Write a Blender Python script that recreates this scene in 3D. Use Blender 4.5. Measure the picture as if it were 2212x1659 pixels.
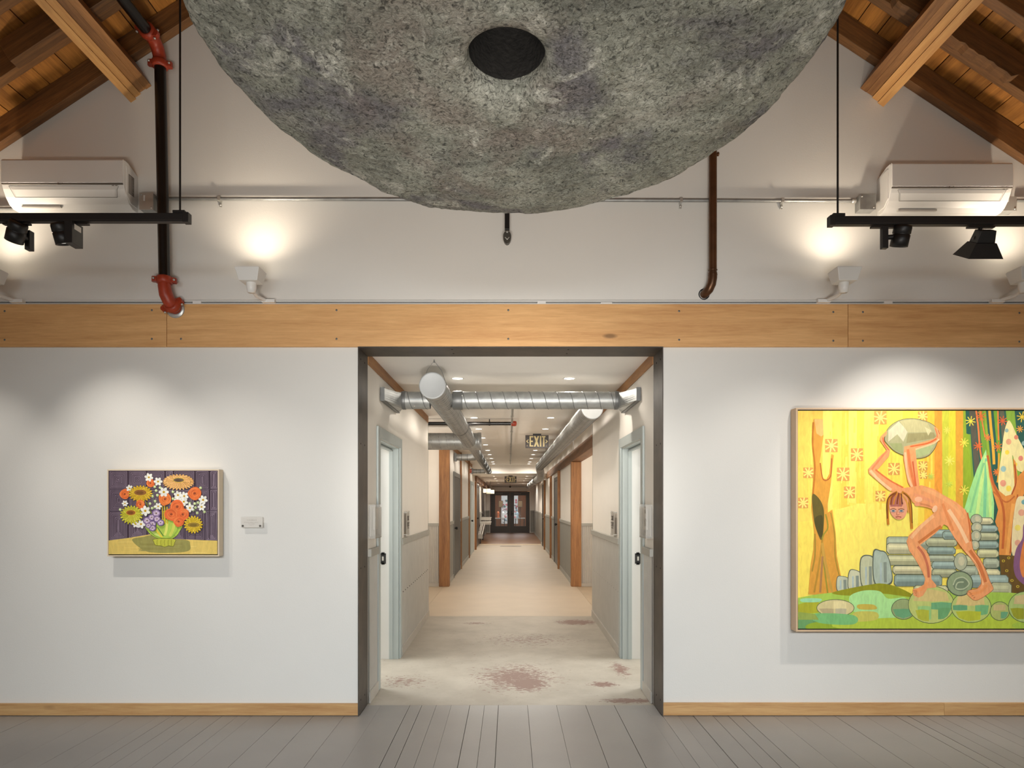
import bpy, math, random
from mathutils import Vector, Matrix, noise
from mathutils.geometry import tessellate_polygon
random.seed(7)
PI = math.pi
for o in list(bpy.data.objects): bpy.data.objects.remove(o)
S = bpy.context.scene
COL = S.collection

# ------------------------------------------------------------------ camera
F = 1475.0; PX, PY = 1102.0, 1087.0; EYE = 1.52       # focal length in px, vanishing point, eye height
cam = bpy.data.cameras.new('camera'); camo = bpy.data.objects.new('camera', cam); COL.objects.link(camo)
camo.location = (0, 0, EYE); camo.rotation_euler = (PI/2, 0, 0)
cam.sensor_fit = 'HORIZONTAL'; cam.sensor_width = 36.0; cam.lens = 36.0*F/2212
cam.shift_x = (1106-PX)/2212; cam.shift_y = (PY-829.5)/2212; cam.clip_start = .05; cam.clip_end = 200
S.camera = camo
# ------------------------------------------------------------------ world, exposure
w = bpy.data.worlds.new('world'); S.world = w; w.use_nodes = True
w.node_tree.nodes['Background'].inputs[0].default_value = (.5, .55, .6, 1)
w.node_tree.nodes['Background'].inputs[1].default_value = .15
S.view_settings.view_transform = 'Standard'; S.view_settings.look = 'None'
S.view_settings.exposure = 0.0; S.view_settings.gamma = 1.0; S.view_settings.use_curve_mapping = False
S.cycles.use_denoising = True
S.cycles.max_bounces = 8; S.cycles.diffuse_bounces = 5; S.cycles.sample_clamp_indirect = 4.0
S.cycles.caustics_reflective = False; S.cycles.caustics_refractive = False
# ------------------------------------------------------------------ unseen fill lamps added to brighten gallery and hall
WARM = (1.0, .84, .66); NEUT = (1.0, .94, .86); COOL = (.90, .96, 1.0)
E_FILL = 34; E_LOW = 24; E_WASH = 72; E_HIGH = 12; E_UP = 26; E_SPOT = 58; E_DOWN = 8; E_HALL = 1050; E_ROOM = 60
def area(name, loc, rot, sx, sy, e, col=COOL, spread=180):
    l = bpy.data.lights.new(name, 'AREA'); l.spread = math.radians(spread); l.shape = 'RECTANGLE'; l.size = sx; l.size_y = sy; l.energy = e; l.color = col
    o = bpy.data.objects.new(name, l); COL.objects.link(o); o.location = loc; o.rotation_euler = rot; return o
area('gallery_fill_light', (0, -3.0, 1.5), (math.radians(93), 0, 0), 7.0, 2.2, E_FILL)  # added broad fill behind the camera, no fixture
area('gallery_low_fill', (0, -1.2, .35), (math.radians(116), 0, 0), 2.0, .4, E_LOW, NEUT, 58)  # added low fill for the upper wall and sculpture underside
area('gallery_wash_fill', (0, -2.2, 2.7), (math.radians(66), 0, 0), 6.5, .5, E_WASH, COOL, 66)       # added wash behind the camera to lift the lower wall
area('gallery_high_fill', (0, -1.9, 2.2), (math.radians(125), 0, 0), 6.0, 1.0, E_HIGH, WARM)    # added warm fill behind the camera, tilted upwards

hl = bpy.data.lights.new('hall_ceiling_fill', 'SPOT'); hl.energy = E_HALL; hl.spot_size = math.radians(27); hl.spot_blend = 1.; hl.shadow_soft_size = .12; hl.color = (1, .95, .87)
ho = bpy.data.objects.new('hall_ceiling_fill', hl); COL.objects.link(ho); ho.location = (0, -.8, .35); ho.rotation_euler = (math.radians(90+12.5), 0, 0)   # unseen spot added behind the camera to brighten the hall ceiling

# ------------------------------------------------------------------ materials
MATS = {}
def lin(c): return tuple(((x/255.)/12.92 if x/255. <= .04045 else ((x/255.+.055)/1.055)**2.4) for x in c)
def newmat(name):
    m = bpy.data.materials.new(name); m.use_nodes = True; MATS[name] = m
    return m, m.node_tree.nodes, m.node_tree.links, m.node_tree.nodes['Principled BSDF']
def mat(name, rgb, rough=.6, metal=0., var=.06, vs=6., bump=0., bs=60., spec=.5, rand=0., alpha=1., emit=None, es=1., coat=0.):
    """rgb in sRGB 0-255; mild noise variation, optional bump and per-object variation."""
    if name in MATS: return MATS[name]
    m, N, L, P = newmat(name)
    c = lin(rgb)
    tc = N.new('ShaderNodeTexCoord')
    ns = N.new('ShaderNodeTexNoise'); ns.inputs['Scale'].default_value = vs; ns.inputs['Detail'].default_value = 5
    L.new(tc.outputs['Object'], ns.inputs['Vector'])
    rp = N.new('ShaderNodeValToRGB'); rp.color_ramp.elements[0].position = .3; rp.color_ramp.elements[1].position = .7
    rp.color_ramp.elements[0].color = (*[x*(1-var) for x in c], 1); rp.color_ramp.elements[1].color = (*[min(1, x*(1+var)) for x in c], 1)
    L.new(ns.outputs['Fac'], rp.inputs[0])
    out = rp.outputs[0]
    if rand:
        oi = N.new('ShaderNodeObjectInfo'); mr = N.new('ShaderNodeMapRange'); mr.inputs[3].default_value = 1-rand; mr.inputs[4].default_value = 1+rand
        hv = N.new('ShaderNodeHueSaturation'); L.new(oi.outputs['Random'], mr.inputs[0]); L.new(mr.outputs[0], hv.inputs['Value']); L.new(out, hv.inputs['Color']); out = hv.outputs[0]
    L.new(out, P.inputs['Base Color'])
    P.inputs['Roughness'].default_value = rough; P.inputs['Metallic'].default_value = metal; P.inputs['Specular IOR Level'].default_value = spec
    P.inputs['Coat Weight'].default_value = coat
    if alpha < 1: P.inputs['Alpha'].default_value = alpha
    if bump:
        b = N.new('ShaderNodeBump'); n2 = N.new('ShaderNodeTexNoise'); n2.inputs['Scale'].default_value = bs; n2.inputs['Detail'].default_value = 6
        L.new(tc.outputs['Object'], n2.inputs['Vector']); L.new(n2.outputs['Fac'], b.inputs['Height']); b.inputs['Strength'].default_value = bump; b.inputs['Distance'].default_value = .02
        L.new(b.outputs[0], P.inputs['Normal'])
    if emit: P.inputs['Emission Color'].default_value = (*emit, 1); P.inputs['Emission Strength'].default_value = es
    return m
def wood(name, light, dark, axis='x', grain=1., rough=.55, rand=.12, knots=.5, scale=1., plaster=0.):
    """grain runs along the given object axis; knots from a stretched voronoi; per-object tone."""
    if name in MATS: return MATS[name]
    m, N, L, P = newmat(name); a, b = lin(light), lin(dark)
    tc = N.new('ShaderNodeTexCoord'); mp = N.new('ShaderNodeMapping'); oi = N.new('ShaderNodeObjectInfo')
    sc = {'x': (.6, 9, 9), 'y': (9, .6, 9), 'z': (9, 9, .6)}[axis]
    mp.inputs['Scale'].default_value = tuple(v*scale for v in sc)
    rv = N.new('ShaderNodeVectorMath'); rv.operation = 'SCALE'; rv.inputs[0].default_value = (13., 7., 5.); L.new(oi.outputs['Random'], rv.inputs['Scale'])
    ad = N.new('ShaderNodeVectorMath'); L.new(tc.outputs['Object'], ad.inputs[0]); L.new(rv.outputs[0], ad.inputs[1]); L.new(ad.outputs[0], mp.inputs[0])
    n1 = N.new('ShaderNodeTexNoise'); n1.inputs['Scale'].default_value = 1.3; n1.inputs['Detail'].default_value = 8; n1.inputs['Distortion'].default_value = 1.2
    n2 = N.new('ShaderNodeTexNoise'); n2.inputs['Scale'].default_value = 9; n2.inputs['Detail'].default_value = 6; n2.inputs['Roughness'].default_value = .7
    L.new(mp.outputs[0], n1.inputs['Vector']); L.new(mp.outputs[0], n2.inputs['Vector'])
    mx = N.new('ShaderNodeMix'); mx.data_type = 'FLOAT'; mx.inputs[0].default_value = .45; L.new(n1.outputs['Fac'], mx.inputs[2]); L.new(n2.outputs['Fac'], mx.inputs[3])
    rp = N.new('ShaderNodeValToRGB'); e = rp.color_ramp.elements
    e[0].position = .5-.2*min(grain, 1.2); e[1].position = .5+.16; e[0].color = (*b, 1); e[1].color = (*a, 1); L.new(mx.outputs[0], rp.inputs[0])
    # knots
    mk = N.new('ShaderNodeMapping'); sk = {'x': (1.1, 3.2, 3.2), 'y': (3.2, 1.1, 3.2), 'z': (3.2, 3.2, 1.1)}[axis]; mk.inputs['Scale'].default_value = sk; L.new(ad.outputs[0], mk.inputs[0])
    vo = N.new('ShaderNodeTexVoronoi'); vo.inputs['Scale'].default_value = 1.4; L.new(mk.outputs[0], vo.inputs['Vector'])
    kr = N.new('ShaderNodeMapRange'); kr.inputs[1].default_value = .05; kr.inputs[2].default_value = .1; kr.inputs[3].default_value = knots; kr.inputs[4].default_value = 0; L.new(vo.outputs['Distance'], kr.inputs[0])
    km = N.new('ShaderNodeMix'); km.data_type = 'RGBA'; km.inputs[7].default_value = (*[x*.3 for x in b], 1); L.new(kr.outputs[0], km.inputs[0]); L.new(rp.outputs[0], km.inputs[6])
    mr = N.new('ShaderNodeMapRange'); mr.inputs[3].default_value = 1-rand; mr.inputs[4].default_value = 1+rand; L.new(oi.outputs['Random'], mr.inputs[0])
    hv = N.new('ShaderNodeHueSaturation'); L.new(mr.outputs[0], hv.inputs['Value']); L.new(km.outputs[2], hv.inputs['Color']); L.new(hv.outputs[0], P.inputs['Base Color'])
    P.inputs['Roughness'].default_value = rough
    bp = N.new('ShaderNodeBump'); bp.inputs['Strength'].default_value = .25; bp.inputs['Distance'].default_value = .006; L.new(mx.outputs[0], bp.inputs['Height']); L.new(bp.outputs[0], P.inputs['Normal'])
    return m

WALL = mat('wall_paint', (226, 224, 218), .7, var=.012, vs=2., bump=.05, bs=140)
WALLW = mat('hall_wall_paint', (240, 234, 225), .7, var=.01, bump=.04, bs=140)
CEIL = mat('ceiling_paint', (247, 243, 237), .75, var=.01)
STEEL = mat('dark_steel', (78, 70, 62), .5, .15, var=.25, vs=9, bump=.03)
BLACK = mat('black_paint', (20, 18, 17), .45, var=.1)
BLACKP = mat('black_pipe_paint', (20, 17, 16), .28, var=.15)
WHITEP = mat('white_plastic', (232, 230, 226), .3, var=.01)
WHITEM = mat('white_metal', (225, 224, 220), .4, var=.01)
GALV = mat('galvanised_steel', (158, 159, 157), .42, .55, var=.2, vs=12, bump=.03, bs=30)
GALVD = mat('galvanised_seam', (112, 113, 112), .45, .5, var=.1)
CHROME = mat('bright_zinc', (200, 198, 192), .3, .55, var=.08)
RED = mat('red_coupling_paint', (160, 58, 34), .4, var=.12, vs=30, bump=.05)
COPPER = mat('copper', (98, 68, 46), .35, .6, var=.25, vs=9)
BLUEG = mat('blue_grey_trim_paint', (176, 184, 182), .45, var=.02)
GREYT = mat('grey_trim_paint', (170, 168, 160), .5, var=.03)
CORR = mat('corrugated_steel_paint', (196, 192, 184), .45, .25, var=.04)
CORRD = mat('grey_wainscot_paint', (160, 158, 150), .5, .1, var=.04)
DGREY = mat('dark_grey_door_paint', (86, 82, 76), .45, var=.05)
DBROWN = mat('dark_brown_door_paint', (62, 54, 46), .4, var=.06)
LAMP = mat('lamp_face', (255, 250, 240), .5, emit=(1, .93, .82), es=9.)
LENS = mat('lamp_lens', (255, 245, 230), .4, emit=(1, .86, .66), es=14.)
BEAMW = wood('fir_fascia', (234, 186, 126), (198, 144, 88), 'x', .8, rand=.05, knots=.75)
BASEW = wood('pine_baseboard', (214, 176, 122), (176, 130, 80), 'x', .8, rand=.04, knots=.35)
RAFT = wood('old_rafter_wood', (140, 97, 54), (60, 40, 24), 'x', 1.1, rand=.12, scale=1.4)
DECKW = wood('roof_board_wood', (206, 142, 66), (112, 66, 28), 'y', 1.1, rand=.28, knots=.6)
PLYP = wood('pale_ply_wood', (226, 176, 110), (192, 134, 74), 'y', .8, rand=.05, knots=.2)
PLYB = wood('brown_ply_wood', (182, 130, 76), (106, 68, 38), 'y', 1., rand=.1)
POSTW = wood('post_wood', (176, 124, 74), (100, 60, 32), 'z', 1.2, rand=.12, knots=.9, scale=1.5)
HALLW = wood('hall_beam_wood', (150, 108, 74), (88, 60, 40), 'y', 1., rand=.1)
TRIMW = wood('hall_trim_wood', (196, 142, 84), (140, 90, 50), 'y', 1., rand=.1)
BRFLOOR = wood('brown_hall_floor', (158, 112, 72), (112, 74, 46), 'x', .9, rough=.35, rand=0)
PLANK = mat('grey_floor_paint', (153, 148, 142), .42, var=.035, vs=3., bump=.04, bs=90, rand=.035)
SUBF = mat('dark_backing', (40, 37, 34), .9)  # even dark tone of the layer behind floor and roof boards
SAND = mat('sandy_floor', (192, 175, 152), .5, var=.04, vs=2.2)
ACRYL = mat('clear_acrylic', (225, 222, 215), .15, var=0, alpha=.32)
PAPER = mat('paper_card', (226, 222, 214), .7, var=.01)
INK = mat('printed_ink', (110, 100, 90), .8)
INKD = mat('dark_ink', (70, 60, 54), .8)
PALEW = mat('pale_painted_wood', (188, 182, 172), .5, var=.05)

# stained near hall floor: worn patches whose outlines are fixed places on the slab
def stained_floor():
    m, N, L, P = newmat('worn_concrete')
    tc = N.new('ShaderNodeTexCoord')
    def nz(scale, det=8, dist=0., st=(1, 1, 1)):
        mp = N.new('ShaderNodeMapping'); mp.inputs['Scale'].default_value = st; L.new(tc.outputs['Object'], mp.inputs[0])
        n = N.new('ShaderNodeTexNoise'); n.inputs['Scale'].default_value = scale; n.inputs['Detail'].default_value = det; n.inputs['Distortion'].default_value = dist; n.inputs['Roughness'].default_value = .65
        L.new(mp.outputs[0], n.inputs['Vector']); return n.outputs['Fac']
    def math_(op, a, b=None, clamp=False):
        n = N.new('ShaderNodeMath'); n.operation = op; n.use_clamp = clamp
        for i, v in enumerate((a, b)):
            if v is None: continue
            if isinstance(v, (int, float)): n.inputs[i].default_value = v
            else: L.new(v, n.inputs[i])
        return n.outputs[0]
    base = N.new('ShaderNodeValToRGB'); e = base.color_ramp.elements
    e[0].position = .35; e[1].position = .65; e[0].color = (*lin((160, 150, 135)), 1); e[1].color = (*lin((182, 173, 158)), 1); L.new(nz(1.6), base.inputs[0])
    fine = nz(36, 10, .6, (.6, 1.3, 1))
    total = None
    for cx, cy, rx, ry, dens in ((.05, 5.95, .50, .62, 1.), (.14, 5.75, .26, .34, 1.35), (.82, 8.52, .34, .25, 1.45), (.78, 5.72, .17, .12, 1.3), (.92, 5.26, .3, .09, 1.3), (-.42, 8.45, .22, .12, .9), (.15, 7.5, .8, .5, .55), (1.0, 6.2, .12, .4, .95), (-.9, 5.8, .35, .3, .6)):
        mp = N.new('ShaderNodeMapping'); mp.vector_type = 'POINT'; mp.inputs['Location'].default_value = (-cx/rx, -cy/ry, 0); mp.inputs['Scale'].default_value = (1/rx, 1/ry, 0)
        L.new(tc.outputs['Object'], mp.inputs[0])
        ln = N.new('ShaderNodeVectorMath'); ln.operation = 'LENGTH'; L.new(mp.outputs[0], ln.inputs[0])
        mk = math_('MULTIPLY', math_('SUBTRACT', 1., ln.outputs['Value'], True), .31*dens)
        total = mk if total is None else math_('MAXIMUM', total, mk)
    v = math_('ADD', fine, total)
    th = N.new('ShaderNodeMapRange'); th.inputs[1].default_value = .645; th.inputs[2].default_value = .68; L.new(v, th.inputs[0])
    mx = N.new('ShaderNodeMix'); mx.data_type = 'RGBA'; mx.inputs[7].default_value = (*lin((130, 102, 90)), 1); L.new(th.outputs[0], mx.inputs[0]); L.new(base.outputs[0], mx.inputs[6])
    L.new(mx.outputs[2], P.inputs['Base Color']); P.inputs['Roughness'].default_value = .55
    return m
WORN = stained_floor()
def sculpture_mat():
    m, N, L, P = newmat('sculpture_pulp')
    tc = N.new('ShaderNodeTexCoord')
    def nz(scale, det=8, dist=0., ro=.6, off=0.):
        mp = N.new('ShaderNodeMapping'); mp.inputs['Location'].default_value = (off, off*.7, off*1.3); L.new(tc.outputs['Object'], mp.inputs[0])
        n = N.new('ShaderNodeTexNoise'); n.inputs['Scale'].default_value = scale; n.inputs['Detail'].default_value = det; n.inputs['Distortion'].default_value = dist; n.inputs['Roughness'].default_value = ro
        L.new(mp.outputs[0], n.inputs['Vector']); return n.outputs['Fac']
    def ramp(fac, stops):
        r = N.new('ShaderNodeValToRGB'); e = r.color_ramp.elements
        while len(e) < len(stops): e.new(.5)
        for k, (p, c) in enumerate(stops): e[k].position = p; e[k].color = (*lin(c), 1)
        L.new(fac, r.inputs[0]); return r.outputs[0]
    def mask(fac, a, b, top=1.):
        n = N.new('ShaderNodeMapRange'); n.inputs[1].default_value = a; n.inputs[2].default_value = b; n.inputs[4].default_value = top; L.new(fac, n.inputs[0]); return n.outputs[0]
    def mix(f, a, b):
        n = N.new('ShaderNodeMix'); n.data_type = 'RGBA'; L.new(f, n.inputs[0])
        L.new(a, n.inputs[6])
        if isinstance(b, tuple): n.inputs[7].default_value = (*lin(b), 1)
        else: L.new(b, n.inputs[7])
        return n.outputs[2]
    c = ramp(nz(3.2, 9, .7), [(.3, (130, 131, 122)), (.5, (176, 177, 164)), (.7, (214, 213, 200))])
    c = mix(mask(nz(2.1, 6, .5, .6, 4.), .52, .62, .7), c, (120, 114, 126))
    c = mix(mask(nz(1.7, 6, .5, .6, 9.), .54, .66, .6), c, (164, 148, 138))
    c = mix(mask(nz(3.1, 10, 1.8, .7, 15.), .55, .66, .85), c, (236, 234, 222))
    fine = nz(52, 10, 1.2, .66)
    spk = ramp(fine, [(.36, (92, 92, 90)), (.5, (240, 240, 238)), (.6, (255, 255, 255))])
    mu = N.new('ShaderNodeMix'); mu.data_type = 'RGBA'; mu.blend_type = 'MULTIPLY'; mu.inputs[0].default_value = .9; L.new(c, mu.inputs[6]); L.new(spk, mu.inputs[7])
    L.new(mu.outputs[2], P.inputs['Base Color']); P.inputs['Roughness'].default_value = .8
    b1 = N.new('ShaderNodeBump'); b1.inputs['Strength'].default_value = 1.; b1.inputs['Distance'].default_value = .028; L.new(nz(46, 9, 1.4, .62), b1.inputs['Height'])
    b2 = N.new('ShaderNodeBump'); b2.inputs['Strength'].default_value = .8; b2.inputs['Distance'].default_value = .03; L.new(nz(9, 5, .6), b2.inputs['Height']); L.new(b2.outputs[0], b1.inputs['Normal'])
    L.new(b1.outputs[0], P.inputs['Normal'])
    return m
SCULPT = sculpture_mat()
def paint_mat():
    m, N, L, P = newmat('oil_paint')
    at = N.new('ShaderNodeVertexColor'); at.layer_name = 'paint'
    tc = N.new('ShaderNodeTexCoord'); mp = N.new('ShaderNodeMapping'); mp.inputs['Scale'].default_value = (26, 1, 9); L.new(tc.outputs['Object'], mp.inputs[0])
    n = N.new('ShaderNodeTexNoise'); n.inputs['Scale'].default_value = 1.6; n.inputs['Detail'].default_value = 7; n.inputs['Distortion'].default_value = .8; L.new(mp.outputs[0], n.inputs['Vector'])
    mr = N.new('ShaderNodeMapRange'); mr.inputs[1].default_value = .3; mr.inputs[2].default_value = .7; mr.inputs[3].default_value = .94; mr.inputs[4].default_value = 1.14; L.new(n.outputs['Fac'], mr.inputs[0])
    hv = N.new('ShaderNodeHueSaturation'); L.new(mr.outputs[0], hv.inputs['Value']); L.new(at.outputs[0], hv.inputs['Color']); L.new(hv.outputs[0], P.inputs['Base Color'])
    P.inputs['Roughness'].default_value = .5; P.inputs['Specular IOR Level'].default_value = .3
    return m
PAINT = paint_mat()

# ------------------------------------------------------------------ mesh helpers
class MB:
    def __init__(s, M=None): s.v = []; s.f = []; s.m = []; s.M = M; s.sm = []
    def add(s, vs, fs, mi=0, smooth=False):
        b = len(s.v)
        for p in vs:
            p = Vector(p)
            if s.M is not None: p = s.M @ p
            s.v.append(p)
        for f in fs: s.f.append([i+b for i in f]); s.m.append(mi); s.sm.append(smooth)
        return s
    def box(s, x0, x1, y0, y1, z0, z1, mi=0):
        if x0 > x1: x0, x1 = x1, x0
        if y0 > y1: y0, y1 = y1, y0
        if z0 > z1: z0, z1 = z1, z0
        return s.add([(x0, y0, z0), (x1, y0, z0), (x1, y1, z0), (x0, y1, z0), (x0, y0, z1), (x1, y0, z1), (x1, y1, z1), (x0, y1, z1)],
                     [(0, 3, 2, 1), (4, 5, 6, 7), (0, 1, 5, 4), (1, 2, 6, 5), (2, 3, 7, 6), (3, 0, 4, 7)], mi)
    def cbox(s, c, sx, sy, sz, mi=0): return s.box(c[0]-sx/2, c[0]+sx/2, c[1]-sy/2, c[1]+sy/2, c[2]-sz/2, c[2]+sz/2, mi)
    def frus(s, c0, sx0, sy0, c1, sx1, sy1, mi=0):
        vs = [(c0[0]+a*sx0/2, c0[1]+b*sy0/2, c0[2]) for a, b in ((-1, -1), (1, -1), (1, 1), (-1, 1))]+[(c1[0]+a*sx1/2, c1[1]+b*sy1/2, c1[2]) for a, b in ((-1, -1), (1, -1), (1, 1), (-1, 1))]
        return s.add(vs, [(3, 2, 1, 0), (4, 5, 6, 7), (0, 1, 5, 4), (1, 2, 6, 5), (2, 3, 7, 6), (3, 0, 4, 7)], mi)
    def prism(s, poly, axis, a0, a1, mi=0):
        """poly: 2d points; axis 'x' -> (y,z), 'y' -> (x,z), 'z' -> (x,y)"""
        def P(p, a): return (a, p[0], p[1]) if axis == 'x' else ((p[0], a, p[1]) if axis == 'y' else (p[0], p[1], a))
        n = len(poly); vs = [P(p, a0) for p in poly]+[P(p, a1) for p in poly]
        tris = tessellate_polygon([[Vector((p[0], p[1], 0)) for p in poly]])
        fs = [tuple(t) for t in tris]+[tuple(i+n for i in reversed(t)) for t in tris]
        fs += [(i, (i+1) % n, (i+1) % n+n, i+n) for i in range(n)]
        return s.add(vs, fs, mi)
    def tube(s, path, r, n=16, mi=0, caps=True, smooth=True):
        path = [Vector(p) for p in path]; rs = r if isinstance(r, (list, tuple)) else [r]*len(path)
        vs = []; fs = []; up = None
        for i, p in enumerate(path):
            if i == 0: t = path[1]-p
            elif i == len(path)-1: t = p-path[i-1]
            else: t = (path[i+1]-p).normalized()+(p-path[i-1]).normalized()
            t.normalize()
            if up is None: up = Vector((0, 0, 1)) if abs(t.z) < .9 else Vector((1, 0, 0))
            u = (up-t*up.dot(t)).normalized(); v = t.cross(u); up = u
            for k in range(n):
                a = 2*PI*k/n; vs.append(p+(u*math.cos(a)+v*math.sin(a))*rs[i])
        for i in range(len(path)-1):
            for k in range(n): fs.append((i*n+k, i*n+(k+1) % n, (i+1)*n+(k+1) % n, (i+1)*n+k))
        s.add(vs, fs, mi, smooth)
        if caps:
            s.add(vs[:n], [tuple(reversed(range(n)))], mi); s.add(vs[-n:], [tuple(range(n))], mi)
        return s
    def lathe(s, prof, c=(0, 0, 0), n=32, mi=0, axis='z', smooth=True):
        """prof: (r, h) list revolved about an axis through c"""
        vs = []; fs = []
        for r, h in prof:
            for k in range(n):
                a = 2*PI*k/n; x, y = r*math.cos(a), r*math.sin(a)
                p = {'z': (x, y, h), 'y': (x, h, y), 'x': (h, x, y)}[axis]; vs.append((p[0]+c[0], p[1]+c[1], p[2]+c[2]))
        for i in range(len(prof)-1):
            for k in range(n): fs.append((i*n+k, i*n+(k+1) % n, (i+1)*n+(k+1) % n, (i+1)*n+k))
        return s.add(vs, fs, mi, smooth)
    def build(s, name, m, parent=None, origin=None, bevel=0.):
        if origin is None: origin = Vector(parent['_o']) if parent is not None and '_o' in parent else Vector((0, 0, 0))
        origin = Vector(origin)
        me = bpy.data.meshes.new(name)
        me.from_pydata([tuple(p-origin) for p in s.v], [], s.f)
        for mm in (m if isinstance(m, (list, tuple)) else [m]): me.materials.append(mm)
        me.polygons.foreach_set('material_index', s.m); me.polygons.foreach_set('use_smooth', s.sm)
        me.update()
        import bmesh
        bm = bmesh.new(); bm.from_mesh(me); bmesh.ops.recalc_face_normals(bm, faces=bm.faces); bm.to_mesh(me); bm.free()
        o = bpy.data.objects.new(name, me); COL.objects.link(o)
        if parent is not None:
            o.parent = parent; o['_o'] = tuple(origin)
        else: o.location = origin; o['_o'] = tuple(origin)
        if bevel:
            b = o.modifiers.new('bevel', 'BEVEL'); b.width = bevel; b.segments = 2; b.limit_method = 'ANGLE'; b.angle_limit = math.radians(40)
        return o
def tag(o, label, cat, group=None):
    o['label'] = label; o['category'] = cat
    if group: o['group'] = group
    return o
def thing(name, label, cat, origin, group=None, rz=0.):
    o = bpy.data.objects.new(name, None); COL.objects.link(o); o.location = origin; o.rotation_euler.z = rz; o.empty_display_size = .1
    o['_o'] = tuple(origin); tag(o, label, cat, group); return o
def struct(o): o['kind'] = 'structure'; return o
def sempty(name, origin=(0, 0, 0)):
    o = bpy.data.objects.new(name, None); COL.objects.link(o); o.location = origin; o['_o'] = tuple(origin); return struct(o)
def kids(o): return [c for c in bpy.data.objects if c.parent == o]
def copy_tree(o, loc=None, label=None):
    c = o.copy(); COL.objects.link(c)
    if loc is not None: c.location = loc
    if label: c['label'] = label
    for ch in kids(o):
        d = ch.copy(); COL.objects.link(d); d.parent = c
        for g in kids(ch):
            e = g.copy(); COL.objects.link(e); e.parent = d
    return c
def px(x, Y): return (x-PX)/F*Y
def pz(y, Y): return EYE+(PY-y)/F*Y
def spot(name, loc, target, e, size, blend=.5, r=.02, col=NEUT, parent=None):
    l = bpy.data.lights.new(name, 'SPOT'); l.energy = e; l.spot_size = math.radians(size); l.spot_blend = blend; l.shadow_soft_size = r; l.color = col
    o = bpy.data.objects.new(name, l); COL.objects.link(o); o.location = loc
    o.rotation_euler = (Vector(target)-Vector(loc)).to_track_quat('-Z', 'Y').to_euler()
    if parent is not None: o.parent = parent; o.location = Vector(loc)-Vector(parent['_o'])
    return o
def helix(c0, length, axis, R, pitch, r=.003, steps=14):
    pts = []; n = int(length/pitch*steps)
    for i in range(n+1):
        a = 2*PI*i/steps; d = length*i/n
        if axis == 'x': pts.append((c0[0]+d, c0[1]+R*math.cos(a), c0[2]+R*math.sin(a)))
        else: pts.append((c0[0]+R*math.cos(a), c0[1]+d, c0[2]+R*math.sin(a)))
    return pts
def text_mb(txt, size, loc, rot, mb=None, sx=1., thick=.0006, align='CENTER'):
    cu = bpy.data.curves.new('t', 'FONT'); cu.body = txt; cu.size = size; cu.align_x = align; cu.align_y = 'CENTER'; cu.extrude = thick
    o = bpy.data.objects.new('t', cu); COL.objects.link(o); dg = bpy.context.evaluated_depsgraph_get(); me = o.evaluated_get(dg).to_mesh()
    M = Matrix.Translation(loc) @ rot.to_4x4() @ Matrix.Diagonal((sx, 1, 1, 1))
    mb = mb or MB(); mb.add([M @ v.co for v in me.vertices], [tuple(p.vertices) for p in me.polygons])
    o.evaluated_get(dg).to_mesh_clear(); bpy.data.objects.remove(o); bpy.data.curves.remove(cu); return mb
ROT_FRONT = Matrix.Rotation(PI/2, 3, 'X')        # text facing -Y

# ================================================================== STRUCTURE: GALLERY
YW = 4.895; XL, XR = -1.079, 1.085; YH = 5.15; ZO = 2.636
def rz_(x): return 6.41-.66*abs(x+.06)          # underside of the rafters
XE = 4.7; YB = -3.2
struct(MB().prism([(-XE, 0), (XL-.0065, 0), (XL-.0065, ZO), (XR+.0065, ZO), (XR+.0065, 0), (XE, 0), (XE, rz_(XE)+.17), (-.06, rz_(-.06)+.17), (-XE, rz_(-XE)+.17)], 'y', YW, YH+.02).build('wall_gable', WALL))
struct(MB().box(-XE-.1, -XE, YB, YW+.1, -.05, rz_(-XE)+.2).build('wall_left', WALL))
struct(MB().box(XE, XE+.1, YB, YW+.1, -.05, rz_(XE)+.2).build('wall_right', WALL))
struct(MB().prism([(-XE, 0), (XE, 0), (XE, rz_(XE)+.17), (-.06, rz_(-.06)+.17), (-XE, rz_(-XE)+.17)], 'y', YB-.1, YB).build('wall_rear', WALL))
# floor of painted planks, boards run towards the wall
fl = struct(MB().box(-XE, XE, YB, YH, -.08, -.024).build('floor', SUBF))
x = -XE+.01; wseq = [.218, .11, .108, .215, .218, .14, .09, .22, .105, .112, .217]
k = 0
while x < XE-.02:
    wd = wseq[(k*7+3) % len(wseq)]; wd = min(wd, XE-.01-x); gap = random.choice([.0012, .0015, .0025, .0035, .001])
    if wd < .05: break
    dz = random.uniform(-.0008, .0008); x1 = x+wd-gap
    y1 = YW-.003; ov = (max(x, XL+.001), min(x1, XR-.001))
    if ov[1] > ov[0]+.004:
        ye = YH-.01+random.uniform(-.004, .004)
        if ov == (x, x1): y1 = ye
        else: MB().box(ov[0], ov[1], YW-.003, ye, -.022, dz).build('plank', PLANK, fl, bevel=.0015)
    # boards may end at a butt joint
    cut = None
    segs = [(YB, y1)] if cut is None else [(YB, cut-.001), (cut+.001, y1)]
    for a, b in segs: MB().box(x, x1, a, b, -.022, dz).build('plank', PLANK, fl, bevel=.0015)
    x += wd; k += 1
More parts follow.
